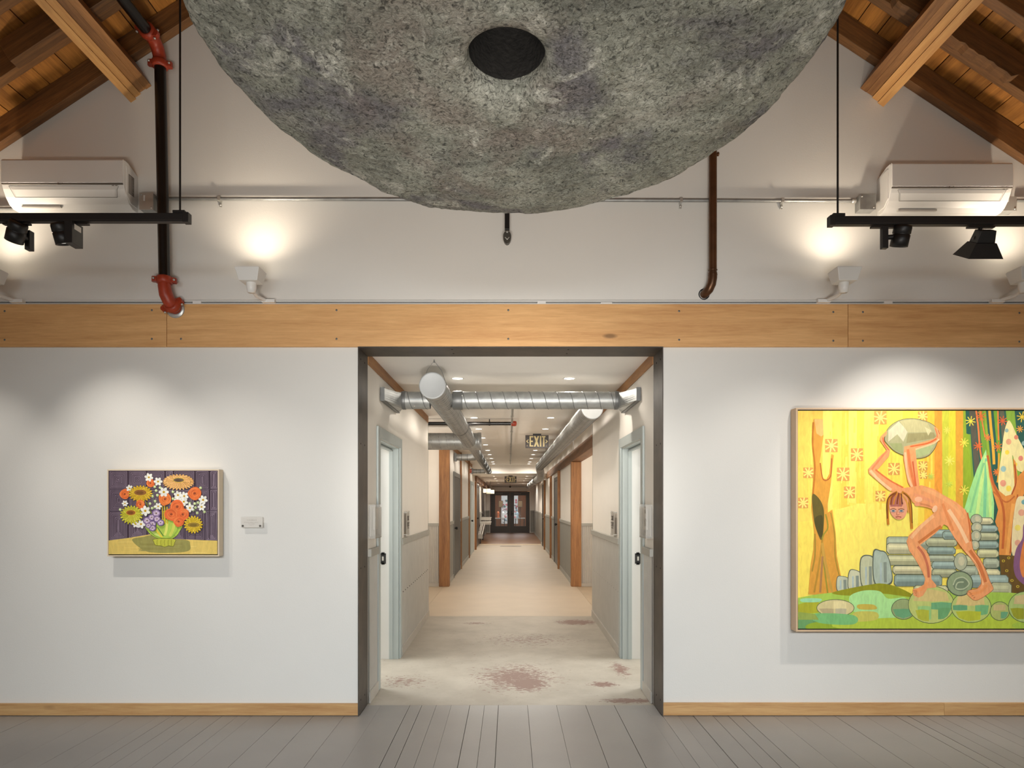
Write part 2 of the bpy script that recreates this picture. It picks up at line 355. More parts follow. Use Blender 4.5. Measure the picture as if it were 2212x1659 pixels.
# roof deck: one board per course along Y
ce = struct(MB().prism([(-XE-.1, rz_(-XE-.1)+.23), (-.06, rz_(-.06)+.23), (XE+.1, rz_(XE+.1)+.23), (XE+.1, rz_(XE+.1)+.28), (-.06, rz_(-.06)+.28), (-XE-.1, rz_(-XE-.1)+.28)], 'y', YB, YW+.1).build('ceiling', SUBF))
cs, sn = math.cos(math.atan(.66)), math.sin(math.atan(.66))
for sd in (-1, 1):
    d = .02; L_ = (XE+.06)/cs
    while d < L_-.05:
        wd = random.choice([.15, .18, .2, .165]); th = .022+random.uniform(-.003, .003)
        def pt(dd, up): return (-.06+sd*(dd*cs+up*sn), rz_(-.06)+.182-dd*sn+up*cs)
        MB().prism([pt(d, 0.022-th), pt(d+wd-.006, .022-th), pt(d+wd-.006, .03), pt(d, .03)], 'y', YB, YW).build('roof_board', DECKW, ce)
        d += wd
# baseboards
bl = struct(MB().box(-XE, XL-.006, YW-.02, YW, 0.004, .088).build('baseboard_left', BASEW, bevel=.002))
br = sempty('baseboard_right')
MB().box(XR+.006, px(2036, YW), YW-.02, YW, .004, .093).build('board', BASEW, br, bevel=.002)
MB().box(px(2036, YW)+.001, XE, YW-.02, YW, .004, .093).build('board', BASEW, br, bevel=.002)
# dark steel liner of the opening
tr = sempty('trim_opening')
a, b = YW-.032, YH+.02
MB().box(XL-.006, XL, a, b, 0.001, ZO-.006).build('steel_jamb', STEEL, tr)
MB().box(XR, XR+.006, a, b, 0.001, ZO-.006).build('steel_jamb', STEEL, tr)
MB().box(XL-.006, XR+.006, a, b, ZO-.006, ZO).build('steel_header', STEEL, tr)
def screw_mb(c, axis, r=.006, h=.003):
    return MB().lathe([(0, -h), (r*.7, -h), (r, 0), (r, h*.3)], c, 10, axis=axis)
for z in (.10, 1.05, 1.95, 2.56):
    for y in (a+.07, a+.2):
        for X, s in ((XL, 1), (XR, -1)):
            MB().lathe([(0, .003*s), (.005, .003*s), (.007, 0)], (X, y, z), 10, axis='x').build('bolt', BLACK, tr)
for X in (-.42, .42):
    for y in (a+.07, a+.2): MB().lathe([(0, -.003), (.005, -.003), (.007, 0)], (X, y, ZO-.006), 10).build('bolt', BLACK, tr)

# fascia of fir boards across the gable wall
zf0, zf1 = ZO+.0005, pz(657, 4.87)
xs = [-XE, px(360, 4.87), px(1832, 4.87), XE]
for i, lab in enumerate(('left-hand fir fascia board with darker grain, ending at the red pipe elbow', 'long middle fir fascia board above the hallway opening', 'right-hand fir fascia board beyond the right joint, above the large painting')):
    t = thing('fascia_board', lab, 'board', ((xs[i]+xs[i+1])/2, YW, zf0), 'fir boards of the horizontal band on the gable wall')
    MB().box(xs[i]+.0015, xs[i+1]-.0015, 4.87, YW-.0005, zf0, zf1).build('board', BEAMW, t, bevel=.002)
    sx = [(391, 670), (727, 670), (1098, 670), (1467, 672), (1800, 674)] if i == 1 else ([(328, 670), (10, 672)] if i == 0 else [(1864, 674), (2202, 676)])
    for u, v in sx:
        for vv in (v, v+62): MB().lathe([(0, 4.868), (.006, 4.868), (.008, 4.8705)], (px(u, 4.87), 0, pz(vv, 4.87)), 10, axis='y').build('screw', GALVD, t)
# rafters and their sister pieces
RM = []
def rafter(sd, Y0, Y1, lab, x_in=-.06, x_out=XE-.01, drop=0., up=.175, m=None):
    xi = -.06+sd*abs(x_in+.06) if x_in != -.06 else -.06
    M = Matrix.Identity(4)
    x0 = sd*x_out
    return (xi, x0)
def slope_piece(name, lab, sd, xa, xb, Y0, Y1, lo, hi, m, rough_edge=False, grp='rafters under the roof boards'):
    """timber along the roof slope, built along its own x axis so the grain follows it"""
    za, zb = rz_(xa), rz_(xb); L_ = math.hypot(xb-xa, zb-za); ang = math.atan2(zb-za, xb-xa)
    c = cs
    mb = MB()
    if rough_edge:
        n = 26; lower = [(L_*i/n, lo*c+(.016*noise.noise((i*.7, 3, sd)) if 0 < i < n else .03)) for i in range(n+1)]
        mb.prism([(p[0], p[1]) for p in lower]+[(L_, hi*c), (0, hi*c)], 'y', Y0-Y1, 0)
    else: mb.box(0, L_, Y0-Y1, 0, lo*c, hi*c)
    o = mb.build(name, m, bevel=.003); o.location = (xa, Y1, za); o.rotation_euler = (0, -ang, 0)
    return tag(o, lab, 'rafter', grp)
side = {-1: 'left', 1: 'right'}
for sd in (-1, 1):
    xo = sd*(XE-.02); a_, b_ = (xo, -.065) if sd < 0 else (-.055, xo)
    for Y1, nm in ((YW-.002, 'brown rafter running up the %s edge of the white gable wall'), (4.485, 'brown rafter one bay in front of the gable wall on the %s roof slope'), (4.085, 'brown rafter two bays in front of the gable wall on the %s roof slope')):
        slope_piece('rafter', nm % side[sd], sd, a_, b_, Y1-.07, Y1, 0, .178, RAFT)
slope_piece('sister_rafter', 'short brown sister timber nailed beside the left roof rafter', -1, px(26, 4.37), -2.35, 4.335, 4.412, -.028, .15, RAFT, grp='short timbers sistered to the rafters')
slope_piece('sister_rafter', 'short bark-edged sister timber beside the right roof rafter', 1, 2.45, px(2192, 4.37), 4.335, 4.412, -.03, .15, RAFT, True, 'short timbers sistered to the rafters')
for sd, xx, lab in ((-1, -1.98, 'small orange wood block between rafters above the left black pipe'), (1, 2.02, 'small wood block between rafters near the right suspension rod')):
    o = slope_piece('wood_block', lab, sd, xx-.13, xx+.13, 4.31, 4.413, .03, .15, DECKW, grp='wood blocks between the rafters'); o['category'] = 'block'; o.location.y = 4.413
# built-up beams running towards the wall
def beam(label, bl_, br_, sd, mats, offs):
    t = thing('built_up_beam', label, 'beam', ((bl_[0]+br_[0])/2, YW, (bl_[1]+br_[1])/2), 'built-up timber beams under the roof slopes')
    d = Vector((br_[0]-bl_[0], br_[1]-bl_[1])); n = Vector((-d.y, d.x)).normalized(); n = n if n.y > 0 else -n
    k = len(mats)
    for i in range(k):
        p = Vector(bl_)+d*(i/k); q = Vector(bl_)+d*((i+.97)/k); lo = n*offs[i]; hi = n*.2
        MB().prism([tuple(p+lo), tuple(q+lo), tuple(q+hi), tuple(p+hi)], 'y', 2.2, YW-.001).build('ply', mats[i], t)
beam('thick built-up timber beam of four plies left of the sculpture, beside the black pipe', (-2.725, 4.40), (-2.566, 4.507), -1, [PLYP, PLYP, PLYB, PLYB], [-.012, 0, .012, .006])
beam('thick built-up timber beam of four plies right of the sculpture, above the right air conditioner', (2.507, 4.49), (2.684, 4.371), 1, [PLYB, PLYB, PLYP, PLYP], [.004, .006, -.004, -.014])

# ================================================================== STRUCTURE: HALL
RY0, RY1, RZ = YH, 8.95, .04
def fz(y): return max(0, min(1, (y-RY0)/(RY1-RY0)))*RZ
ZC, ZC2 = 2.66, 2.40
struct(MB().prism([(YH, -.02), (YH, -.003), (RY1-.002, RZ), (RY1-.002, -.02)], 'x', -3.4, 3.4).build('floor_hall_worn', WORN))
struct(MB().box(-1.18, 1.18, RY1, 24.3, -.02, RZ).build('floor_hall', SAND))
for s_ in (-1, 1):
    struct(MB().box(s_*1.183, s_*3.6, RY1, 12.13, -.02, RZ-.001).build('floor_side_passage', SAND if s_ < 0 else mat('tan_floor', (186, 166, 140), .5, var=.08)))
struct(MB().box(-1.5, 1.5, 24.3, 24.72, -.02, RZ+.008).build('trim_threshold', mat('pale_threshold', (214, 192, 160), .5)))
bf = struct(MB().box(-1.5, 1.5, 24.72, 34.0, -.02, RZ+.006).build('floor_brown', BRFLOOR))
struct(MB().box(-3.5, 3.5, YH+.02, 20.3, ZC, ZC+.1).build('ceiling_hall', CEIL))
struct(MB().box(-1.4, 1.4, 20.3, 34.2, ZC2, ZC2+.36).build('ceiling_hall_low', CEIL))
# near walls with a door opening each
DY0, DY1, DZ = 5.60, 6.62, 2.05; WT = .19
for s_, X in ((-1, XL), (1, XR)):
    pr = [(YH+.02, 0), (DY0, 0), (DY0, DZ), (DY1, DZ), (DY1, 0), (RY1, 0), (RY1, ZC), (YH+.02, ZC)]
    struct(MB().prism(pr, 'x', X, X+s_*WT).build('wall_hall_near_'+side[s_], WALLW))
    # timber strip at the ceiling
    struct(MB().box(X-s_*.008, X-s_*.0005, YH+.021, RY1, 2.572, ZC-.001).build('trim_ceiling_'+side[s_], TRIMW))
    # grey end cap of the wall
    struct(MB().box(X-s_*.004, X+s_*WT, RY1+.0005, RY1+.006, RZ, ZC-.002).build('trim_wall_end', GREYT))
    # brighter side room: walls, back
    xr = X+s_*WT
    struct(MB().box(X+s_*2.2, X+s_*2.3, YH+.02, 8.8, 0, ZC).build('wall_side_room', WALLW))
    struct(MB().box(xr, X+s_*2.3, 8.72, 8.82, 0, ZC-.001).build('wall_side_room_end', WALLW))
    l = bpy.data.lights.new('side_room_fill', 'AREA'); l.size = .8; l.energy = E_ROOM; l.color = COOL
    o = bpy.data.objects.new('side_room_fill', l); COL.objects.link(o); o.location = (X+s_*1.3, 6.6, ZC-.06)  # unseen lamp added to brighten the side room and hall
    l = bpy.data.lights.new('passage_fill', 'AREA'); l.size = .5; l.energy = 30; l.color = (1, .93, .84)
    o = bpy.data.objects.new('passage_fill', l); COL.objects.link(o); o.location = (s_*2.6, 10.5, 1.0); o.rotation_euler = (PI, 0, 0)  # unseen upward lamp added to brighten the hall ceiling
    # cross passage end walls
    struct(MB().box(s_*3.4, s_*3.5, RY1-.1, 12.3, 0, ZC).build('wall_passage_end', WALLW))
    struct(MB().box(xr, s_*3.4, RY1-.13, RY1-.01, 0, ZC-.001).build('wall_passage_near', WALLW))
    struct(MB().box(s_*1.265, s_*3.4, 12.15, 12.27, 0, ZC).build('wall_passage_far_'+side[s_], WALLW))
    struct(MB().box(s_*1.13, s_*1.26, 12.285, 24.8, 0, ZC).build('wall_hall_far_'+side[s_], WALLW))
    struct(MB().box(s_*1.19, s_*1.3, 24.8, 33.95, 0, ZC2).build('wall_hall_end_'+side[s_], WALLW))
struct(MB().box(-1.4, 1.4, 20.24, 20.3, ZC2, ZC).build('wall_soffit', WALLW))
pw = [(-1.4, 0), (-1.0, 0), (-1.0, 2.12), (.98, 2.12), (.98, 0), (1.4, 0), (1.4, ZC2), (-1.4, ZC2)]
struct(MB().prism(pw, 'y', 33.95, 34.1).build('wall_hall_end', WALLW))

# doors into the side rooms
for n_, (s_, X) in enumerate(((-1, XL), (1, XR))):
    d = sempty('door_%d' % (n_+1))
    cw, ct = .095, .018
    def fx(a_, b_): return (X-s_*a_, X-s_*b_)
    for (y0, y1, z0, z1) in ((DY0-cw, DY0, .0, DZ+cw), (DY1, DY1+cw, .0, DZ+cw), (DY0, DY1, DZ, DZ+cw)):
        q = fx(ct, .0005); MB().box(q[0], q[1], y0, y1, z0+.002+fz(y0)*.5, z1).build('casing', BLUEG, d, bevel=.004)
    for (y0, y1, z0, z1) in ((DY0-.001, DY0+.018, .0, DZ), (DY1-.018, DY1+.001, .0, DZ), (DY0, DY1, DZ-.018, DZ)):
        MB().box(X, X+s_*.09, y0, y1, z0+.012, z1).build('jamb', BLUEG, d)
        MB().box(X+s_*.0905, X+s_*WT, y0, y1, z0+.012, z1).build('jamb', WHITEM, d)
    for (y0, y1, z0, z1) in ((DY0+.018, DY0+.03, .012, DZ-.018), (DY1-.03, DY1-.018, .012, DZ-.018), (DY0+.018, DY1-.018, DZ-.03, DZ-.018)):
        MB().box(X+s_*.055, X+s_*.09, y0, y1, z0, z1).build('door_stop', BLUEG, d)
    sp = MB().box(X+s_*.122, X+s_*.178, DY1-.021, DY1-.0185, .935, 1.035)
    for zz in (.925, 1.025): sp.box(X+s_*.135, X+s_*.165, DY1-.021, DY1-.0185, zz, zz+.02)
    st = sp.build('strike_plate', BLACK, d)
    MB().box(X+s_*.143, X+s_*.16, DY1-.0225, DY1-.0212, .965, 1.005).build('latch_hole', CHROME, st)
# corrugated sheet helper: along Y on a side wall or along X on an end wall
def corr_mb(axis, pos, a_, b_, z0f, z1, s_, pitch=.036, amp=.011):
    n = max(4, int((b_-a_)/pitch*6)); vs = []; fs = []
    for i in range(n+1):
        t = a_+(b_-a_)*i/n; o_ = amp*(1+math.cos(2*PI*(t-a_)/pitch))*.5+.001
        z0 = z0f(t) if callable(z0f) else z0f
        for z in (z0, z1):
            vs.append((pos-s_*o_, t, z) if axis == 'y' else (t, pos-o_, z))
    for i in range(n): fs.append((2*i, 2*i+2, 2*i+3, 2*i+1))
    return MB().add(vs, fs, 0, True)
def dado(name, axis, pos, s_, a_, b_, m=None, z0=.09, zr=1.112, capm=None, near=True, base=True, hooks=True):
    """wainscot: sheet + chair rail + base strip"""
    t = sempty(name, (pos if axis == 'y' else (a_+b_)/2, (a_+b_)/2 if axis == 'y' else pos, 0))
    f0 = (lambda y: fz(y)+.05) if axis == 'y' else RZ+.05
    corr_mb(axis, pos, a_, b_, f0, zr, s_).build('corrugated_sheet', m or CORR, t)
    if axis == 'y':
        MB().box(pos-s_*.026, pos, a_, b_, zr, zr+.06).build('chair_rail', capm or GREYT, t, bevel=.003)
        if base:
            MB().prism([(a_, fz(a_)+.001), (b_, fz(b_)+.001), (b_, fz(b_)+.085), (a_, fz(a_)+.085)], 'x', pos-s_*.02, pos-s_*.009).build('base_strip', PALEW if near else GREYT, t)
    else:
        MB().box(a_, b_, pos-.026, pos, zr, zr+.05).build('chair_rail', capm or GREYT, t, bevel=.003)
        MB().box(a_, b_, pos-.02, pos-.009, RZ+.001, RZ+.06).build('base_strip', PALEW, t)
    return t
for s_, X in ((-1, XL), (1, XR)):
    sx = side[s_]
    t = dado('trim_wainscot_near_'+sx, 'y', X, s_, YH+.03, DY0-.1)
    t2 = dado('trim_wainscot_'+sx, 'y', X, s_, DY1+.1, RY1)
    y = DY1+.2
    sb = MB()
    while y < RY1-.05:
        sb.lathe([(0, 0), (.005, 0), (.006, .004)], (X-s_*.009, y, .62+fz(y)), 8, axis='x'); y += .144
    sb.build('screw_row', INKD, t2)['kind'] = 'stuff'
    dado('trim_wainscot_passage_'+sx, 'x', 12.15, 1, *( (-3.3, -1.26) if s_ < 0 else (1.26, 3.3)))
    spans = {-1: [(12.31, 13.45), (15.3, 18.4), (18.6, 19.2)], 1: [(12.31, 15.35), (15.45, 15.95), (17.35, 18.4), (18.5, 21.7), (23.75, 24.8)]}[s_]
    for a_, b_ in spans: dado('trim_wainscot_far_'+sx, 'y', s_*1.13, s_, a_, b_, CORRD, near=False)
    for a_, b_ in ({-1: [(24.95, 28.4), (31.1, 33.94)], 1: [(24.85, 33.94)]}[s_]): dado('trim_wainscot_end_'+sx, 'y', s_*1.19, s_, a_, b_, CORRD, near=False)
    dado('trim_wainscot_beside_doors_'+sx, 'x', 33.95, 1, *((-1.18, -1.02) if s_ < 0 else (1.0, 1.18)), m=CORRD)
# timber posts along the hall
def post(lab, x0, x1, y0, y1, z1, m=POSTW):
    o = MB().box(x0, x1, y0, y1, RZ, z1).build('timber_post', m, origin=((x0+x1)/2, (y0+y1)/2, RZ), bevel=.006); return tag(o, lab, 'post', 'timber posts along the hallway')
post('thick timber post at left corner of the cross passage, nearest on the left', -1.262, -1.08, 12.10, 12.28, ZC-.002)
post('thick knotty timber post at right corner of the cross passage, nearest on the right', 1.085, 1.262, 12.10, 12.28, 2.255)
for i, (y, o_) in enumerate(((15.35, 'second'), (18.4, 'third'), (21.7, 'fourth'))):
    for s_ in (-1, 1):
        zt = 2.255 if s_ > 0 else (ZC-.002 if y < 20 else 2.2)
        w_ = .04 if s_ < 0 and i < 2 else .06
        post('slim timber post on the %s hallway wall, %s post from the gallery' % (side[s_], o_), s_*1.128, s_*(1.128-w_), y, y+.09, zt)
t = tag(MB().box(1.09, 1.28, RY1+.01, 20.6, 2.262, 2.44).build('header_beam', HALLW, origin=(1.18, 14, 2.262), bevel=.006), 'long brown timber header beam above the right hallway posts', 'beam')
struct(MB().box(1.135, 1.27, RY1+.01, 12.15, 2.442, ZC-.001).build('wall_above_header', WALLW))
tag(MB().box(-1.188, -1.06, 21.85, 33.9, 2.21, 2.38).build('header_beam', HALLW, origin=(-1.1, 28, 2.21), bevel=.006), 'long brown timber header beam high on the left wall near the far end', 'beam')
struct(MB().box(-1.128, -1.118, 12.28, 20.2, 2.57, ZC-.001).build('trim_ceiling_far_left', TRIMW))
# doors along the hall (closed, seen edge-on)
def hall_door(n_, s_, X, y0, y1, leafm, casem, ztop=2.06):
    d = sempty('door_%d' % n_, (X, (y0+y1)/2, RZ)); c = .09
    for (a_, b_, z0, z1) in ((y0, y0+c, RZ+.001, ztop+c), (y1-c, y1, RZ+.001, ztop+c), (y0+c, y1-c, ztop, ztop+c)):
        MB().box(X-s_*.024, X-s_*.0005, a_, b_, z0, z1).build('casing', casem, d, bevel=.003)
    lf = MB().box(X-s_*.012, X-s_*.0005, y0+c+.003, y1-c-.003, RZ+.008, ztop-.003).build('door_leaf', leafm, d)
    MB().tube([(X-s_*.012, y0+c+.08, 1.02), (X-s_*.05, y0+c+.08, 1.02)], .012, 10).lathe([(0, .02), (.026, .02), (.03, 0), (.024, -.02), (0, -.022)], (X-s_*.06, y0+c+.08, 1.02), 14, axis='x').build('door_knob', BLACK, lf)
hall_door(3, -1, -1.13, 13.5, 15.2, DGREY, mat('grey_casing_paint', (120, 118, 114), .45))
hall_door(4, -1, -1.13, 19.25, 20.9, mat('pale_door_paint', (196, 204, 204), .45), BLUEG)
hall_door(5, -1, -1.13, 22.6, 24.75, DBROWN, DBROWN)
hall_door(6, 1, 1.13, 15.98, 17.3, DGREY, DBROWN)
hall_door(7, 1, 1.13, 22.0, 23.7, DBROWN, DBROWN)
hall_door(8, -1, -1.19, 28.5, 31.0, DBROWN, DBROWN)
# far double doors with glass
d = sempty('door_9', (0, 33.95, RZ))
x0, x1 = -.985, .965; yf = 33.93; zt = 2.10
for (a_, b_, z0, z1) in ((x0, x0+.06, RZ, zt), (x1-.06, x1, RZ, zt), (x0+.06, x1-.06, zt-.06, zt)): MB().box(a_, b_, yf-.02, yf+.1, z0+.001, z1).build('door_frame', DBROWN, d)
GLASS = mat('door_glass', (210, 215, 215), .05, var=0, alpha=.12)
for a_, b_, hs in ((x0+.062, -.012, 1), (-.008, x1-.062, -1)):
    gx0, gx1 = (px(1069.5, yf), px(1096, yf)) if hs > 0 else (px(1110.5, yf), px(1136, yf))
    gz0, gz1 = pz(1136.5, yf), pz(1070, yf); yy0, yy1 = yf, yf+.045
    for q in ((a_, gx0, RZ+.01, zt-.063), (gx1, b_, RZ+.01, zt-.063), (gx0, gx1, RZ+.01, gz0), (gx0, gx1, gz1, zt-.063)):
        MB().box(q[0], q[1], yy0, yy1, q[2], q[3]).build('door_leaf', DBROWN, d)
    MB().box(gx0, gx1, yy0+.018, yy0+.024, gz0, gz1).build('pane', GLASS, d)
    hx = b_-.08 if hs > 0 else a_+.08
    MB().box(hx-.03, hx+.03, yf-.012, yf, .90, 1.14).tube([(hx, yf-.012, 1.0), (hx, yf-.05, 1.0), (hx-hs*.1, yf-.05, 1.0)], .011, 8).build('door_handle', BLACK, d)
    MB().box(a_+.2, a_+.55, yf-.05, yf, zt-.13, zt-.075).build('door_closer', mat('closer_metal', (92, 84, 76), .4, .5), d)
# room beyond the double doors: a shop-like lobby
struct(MB().box(-3, 3, 34.1, 41, -.03, .03).build('floor_lobby', mat('lobby_floor', (88, 80, 78), .2, var=.1)))
struct(MB().box(-3, 3, 40.9, 41, 0, 3).build('wall_lobby_back', wood('lobby_orange_wood', (196, 120, 66), (140, 78, 40), 'z', 1., rand=0)))
struct(MB().box(-3, -2.9, 34.1, 41, 0, 3).box(2.9, 3, 34.1, 41, 0, 3).build('wall_lobby_side', WALLW))
struct(MB().box(-3, 3, 34.1, 41, 2.9, 3).build('ceiling_lobby', CEIL))
area('lobby_fill', (0, 36.5, 2.8), (0, 0, 0), 2, 2, 120, COOL)  # unseen lamp added to brighten the lobby
def mural(name, lab, x0, x1, z0, z1, Y, cols, cat='panel'):
    t = thing(name, lab, cat, ((x0+x1)/2, Y, z0))
    MB().box(x0, x1, Y, Y+.03, z0, z1).build('backing_board', WHITEM, t)
    n = 5
    rnd = random.Random(hash(cat) % 97 if False else int(abs(x0)*100))
    for i in range(26):
        cx, cz = rnd.uniform(x0+.07, x1-.07), rnd.uniform(z0+.07, z1-.07); r = rnd.uniform(.03, .07)
        MB().lathe([(0, -.004-i*.0004), (r, -.004-i*.0004), (r, 0)], (cx, Y, cz), 9, axis='y').build('dab', cols[i % len(cols)], t)
PK = mat('pink_paint', (214, 120, 128), .6); PW = mat('pale_pink_paint', (232, 208, 206), .6); PB = mat('pale_blue_paint', (150, 176, 190), .6); TEAL = mat('teal_paint', (90, 130, 128), .6)
for lab, x0, x1 in (('pink and white patterned display panel behind the left glass door', px(1083, 39), px(1097, 39)), ('pink and white patterned display panel behind the right glass door', px(1109, 39), px(1119, 39))):
    mural('display_panel', lab, x0, x1, .35, 1.95, 39.0, [PK, PW, WHITEP, PB, PK, PW, TEAL])
for lab, a_, b_ in (('tan framed board on a stand behind the left glass door', 1077.5, 1086), ('tan framed board on a stand behind the right glass door', 1119, 1128)):
    Y = 36.2; x0, x1 = px(a_, Y), px(b_, Y); t = thing('framed_board', lab, 'board', ((x0+x1)/2, Y, .03))
    MB().box(x0, x1, Y, Y+.02, 1.32, 1.64).build('board', mat('tan_board', (186, 150, 108), .7), t)
    MB().box(x0-.015, x1+.015, Y+.005, Y+.03, 1.305, 1.32).box(x0-.015, x1+.015, Y+.005, Y+.03, 1.64, 1.655).box(x0-.015, x0, Y+.005, Y+.03, 1.32, 1.64).box(x1, x1+.015, Y+.005, Y+.03, 1.32, 1.64).build('frame', DBROWN, t)
    xm = (x0+x1)/2; MB().tube([(xm, Y+.03, .06), (xm, Y+.03, 1.31)], .012, 8).lathe([(0, .03), (.14, .03), (.14, .045), (.02, .06)], (xm, Y+.03, 0), 18).build('stand', BLACK, t)
for lab, xc, Y, m in (('low pale table on dark legs behind the left glass door', px(1080, 37.2), 37.2, PALEW), ('low pale table on dark legs behind the right glass door', px(1123, 37.2), 37.2, PALEW)):
    t = thing('table', lab, 'table', (xc, Y, .03), 'low tables in the lobby')
    MB().box(xc-.28, xc+.28, Y-.2, Y+.2, .68, .72).build('tabletop', m, t)
    for a_ in (-1, 1):
        for b_ in (-1, 1): MB().tube([(xc+a_*.24, Y+b_*.16, .03), (xc+a_*.24, Y+b_*.16, .68)], .018, 8).build('leg', BLACK, t)
def figurine(lab, xc, Y, z0, m, s=1.):
    tag(MB().lathe([(0, 0), (.07*s, 0), (.08*s, .05*s), (.05*s, .16*s), (.09*s, .26*s), (.06*s, .36*s), (.02*s, .4*s), (0, .4*s)], (0, 0, 0), 20).build('vase', m, origin=(0, 0, 0)), lab, 'vase').location = (xc, Y, z0)
figurine('orange glazed vase on the low table behind the left glass door', px(1076, 37.2), 37.2, .72, mat('orange_glaze', (196, 96, 44), .3), .9)
figurine('white vase on the low table behind the left glass door', px(1087, 37.2), 37.2, .72, WHITEP, .9)
figurine('grey vase on the low table behind the right glass door', px(1118, 37.2), 37.2, .72, PB, .8)
tag(MB().box(.93, 1.05, 36.5, 36.62, .03, 2.9).build('timber_post', POSTW, origin=(1, 36.5, .03)), 'orange timber post in the lobby seen through the right glass door', 'post')

# ================================================================== HALL FITTINGS
# recessed downlights
def downlight_proto():
    t = thing('recessed_downlight', '', 'light', (0, 0, 0), 'recessed downlights of the hallway ceiling')
    MB().lathe([(.052, 0), (.060, -.001), (.060, -.004), (.050, -.005), (.046, -.001)], n=28).build('trim_ring', WHITEP, t)
    MB().lathe([(0, -.0025), (.047, -.0025)], n=28).build('lamp_disc', LAMP, t)
    return t
dl = downlight_proto(); first = True
ordn = ['first', 'second', 'third', 'fourth', 'fifth', 'sixth', 'seventh', 'eighth', 'ninth', 'tenth', 'eleventh']
def place_dl(x, y, z, lab):
    global first
    if first: o = dl; o.location = (x, y, z); o['label'] = lab; first = False
    else: o = copy_tree(dl, (x, y, z), lab)
    l = bpy.data.lights.new('downlight_beam', 'SPOT'); l.energy = E_DOWN*(1.1 if y < 9 else 1 if y < 21 else 4); l.spot_size = math.radians(175); l.spot_blend = .4; l.shadow_soft_size = .035; l.color = (1, .93, .83)
    lo = bpy.data.objects.new('downlight_beam', l); COL.objects.link(lo); lo.parent = o; lo.location = (0, 0, -.03)
for i, y in enumerate((6.23, 7.62, 9.09, 10.46, 11.9, 13.3, 14.67, 16.0, 17.37, 18.8, 19.75)):
    place_dl(-.48, y, ZC-.0005, 'round recessed downlight in the left row, %s from the gallery opening' % ordn[i])
    place_dl(.54, y, ZC-.0005, 'round recessed downlight in the right row, %s from the gallery opening' % ordn[i])
for i, y in enumerate((22.3, 24.4, 26.9, 30.4)):
    place_dl(-.53, y, ZC2-.0005, 'small recessed downlight beyond the soffit in the left row, %s past the soffit' % ordn[i])
    place_dl(.55, y, ZC2-.0005, 'small recessed downlight beyond the soffit in the right row, %s past the soffit' % ordn[i])
# ducts
ZD = 2.434
t = LD = thing('spiral_duct', 'galvanised spiral duct along the left ceiling with end cap, cross duct and branches', 'duct', (-.604, 5.3, ZD))
MB().tube([(-.604, 5.31, ZD), (-.604, 10.5, ZD)], .1016, 36, caps=False).build('duct_pipe', GALV, t)
MB().tube([(-.604, 10.5, ZD), (-.606, 10.8, ZD), (-.640, 19.8, ZD)], [.1016, .078, .074], 30).build('reduced_duct_pipe', GALV, t)
MB().lathe([(0, 5.300), (.094, 5.300), (.1035, 5.297), (.1045, 5.32), (.102, 5.335)], (-.604, 0, ZD), 40, axis='y').build('end_cap', mat('end_cap_metal', (168, 169, 168), .55, .3, var=.06), t)
MB().tube(helix((-.604, 5.36, ZD), 5.1, 'y', .1016, .09), .0036, 6).build('spiral_seam', GALVD, t)
MB().tube(helix((-.606, 10.8, ZD), 8.9, 'y', .0765, .12), .0036, 5).build('spiral_seam', GALVD, t)
for y in (8.2, 13.5): MB().lathe([(.104, y-.03), (.106, y-.02), (.106, y+.02), (.104, y+.03)] if y < 10.5 else [(.079, y-.03), (.081, y-.02), (.081, y+.02), (.079, y+.03)], (-.604, 0, ZD), 36, axis='y').build('joint_band', GALVD, t)
MB().tube([(-.604-.098, 5.42, ZD+.028), (-.604-.05, 5.42, ZD+.15), (-.604+.0, 5.42, ZC-.01), (-.604+.06, 5.42, ZD+.14), (-.604+.1, 5.42, ZD+.02)], .0018, 6).build('hanger_wire', GALVD, t)
MB().tube([(-.604, 5.42, ZC-.001), (-.604, 5.42, ZC-.025)], .004, 8).build('ceiling_hook', GALVD, t)
t = thing('spiral_duct', 'long round galvanised spiral duct on the right with an elbow dropping before the low soffit', 'duct', (.793, 6.57, ZD))
RX = .765
MB().tube([(.793, 6.59, ZD), (.74, 16.9, ZD)], .1016, 36, caps=False).build('duct_pipe', GALV, t)
MB().lathe([(0, 6.57), (.094, 6.57), (.1035, 6.567), (.1045, 6.60)], (.793, 0, ZD), 36, axis='y').build('end_cap', MATS['end_cap_metal'], t)
hp = helix((.793, 6.66, ZD), 10.2, 'y', .1016, .085); hp = [(p[0]-(p[1]-6.59)*.00514, p[1], p[2]) for p in hp]
MB().tube(hp, .0036, 6).build('spiral_seam', GALVD, t)
MB().tube([(.74, 16.9, ZD), (.742, 17.2, ZD), (.76, 17.5, ZD-.05), (.79, 17.7, ZD-.13), (.80, 17.95, ZD-.2), (.80, 18.3, 2.2)], [.1016, .103, .1, .1, .1, .1], 28, caps=False).build('elbow', GALV, t)
MB().tube([(.80, 18.3, 2.2), (.77, 29.5, 2.25)], .094, 30, caps=False).build('duct_pipe', GALV, t)
MB().lathe([(0, 29.4), (.09, 29.4), (.1, 29.5)], (.77, 0, 2.25), 30, axis='y').build('end_cap', GALVD, t)
for y in (20.5, 22.5, 24.5): MB().lathe([(.1, y-.05), (.108, y-.04), (.108, y+.04), (.1, y+.05)], (.785, 0, 2.215), 30, axis='y').build('joint_band', GALVD, t)
for y in (7.4, 10.4, 14.0, 22.0, 26.0):
    xx, zz, zc_ = (.793-(y-6.59)*.00514, ZD, ZC) if y < 18 else (.785, 2.21, ZC2)
    MB().tube([(xx-.1, y, zz), (xx, y, zc_-.001), (xx+.1, y, zz)], .002, 6).build('hanger_wire', GALVD, t)
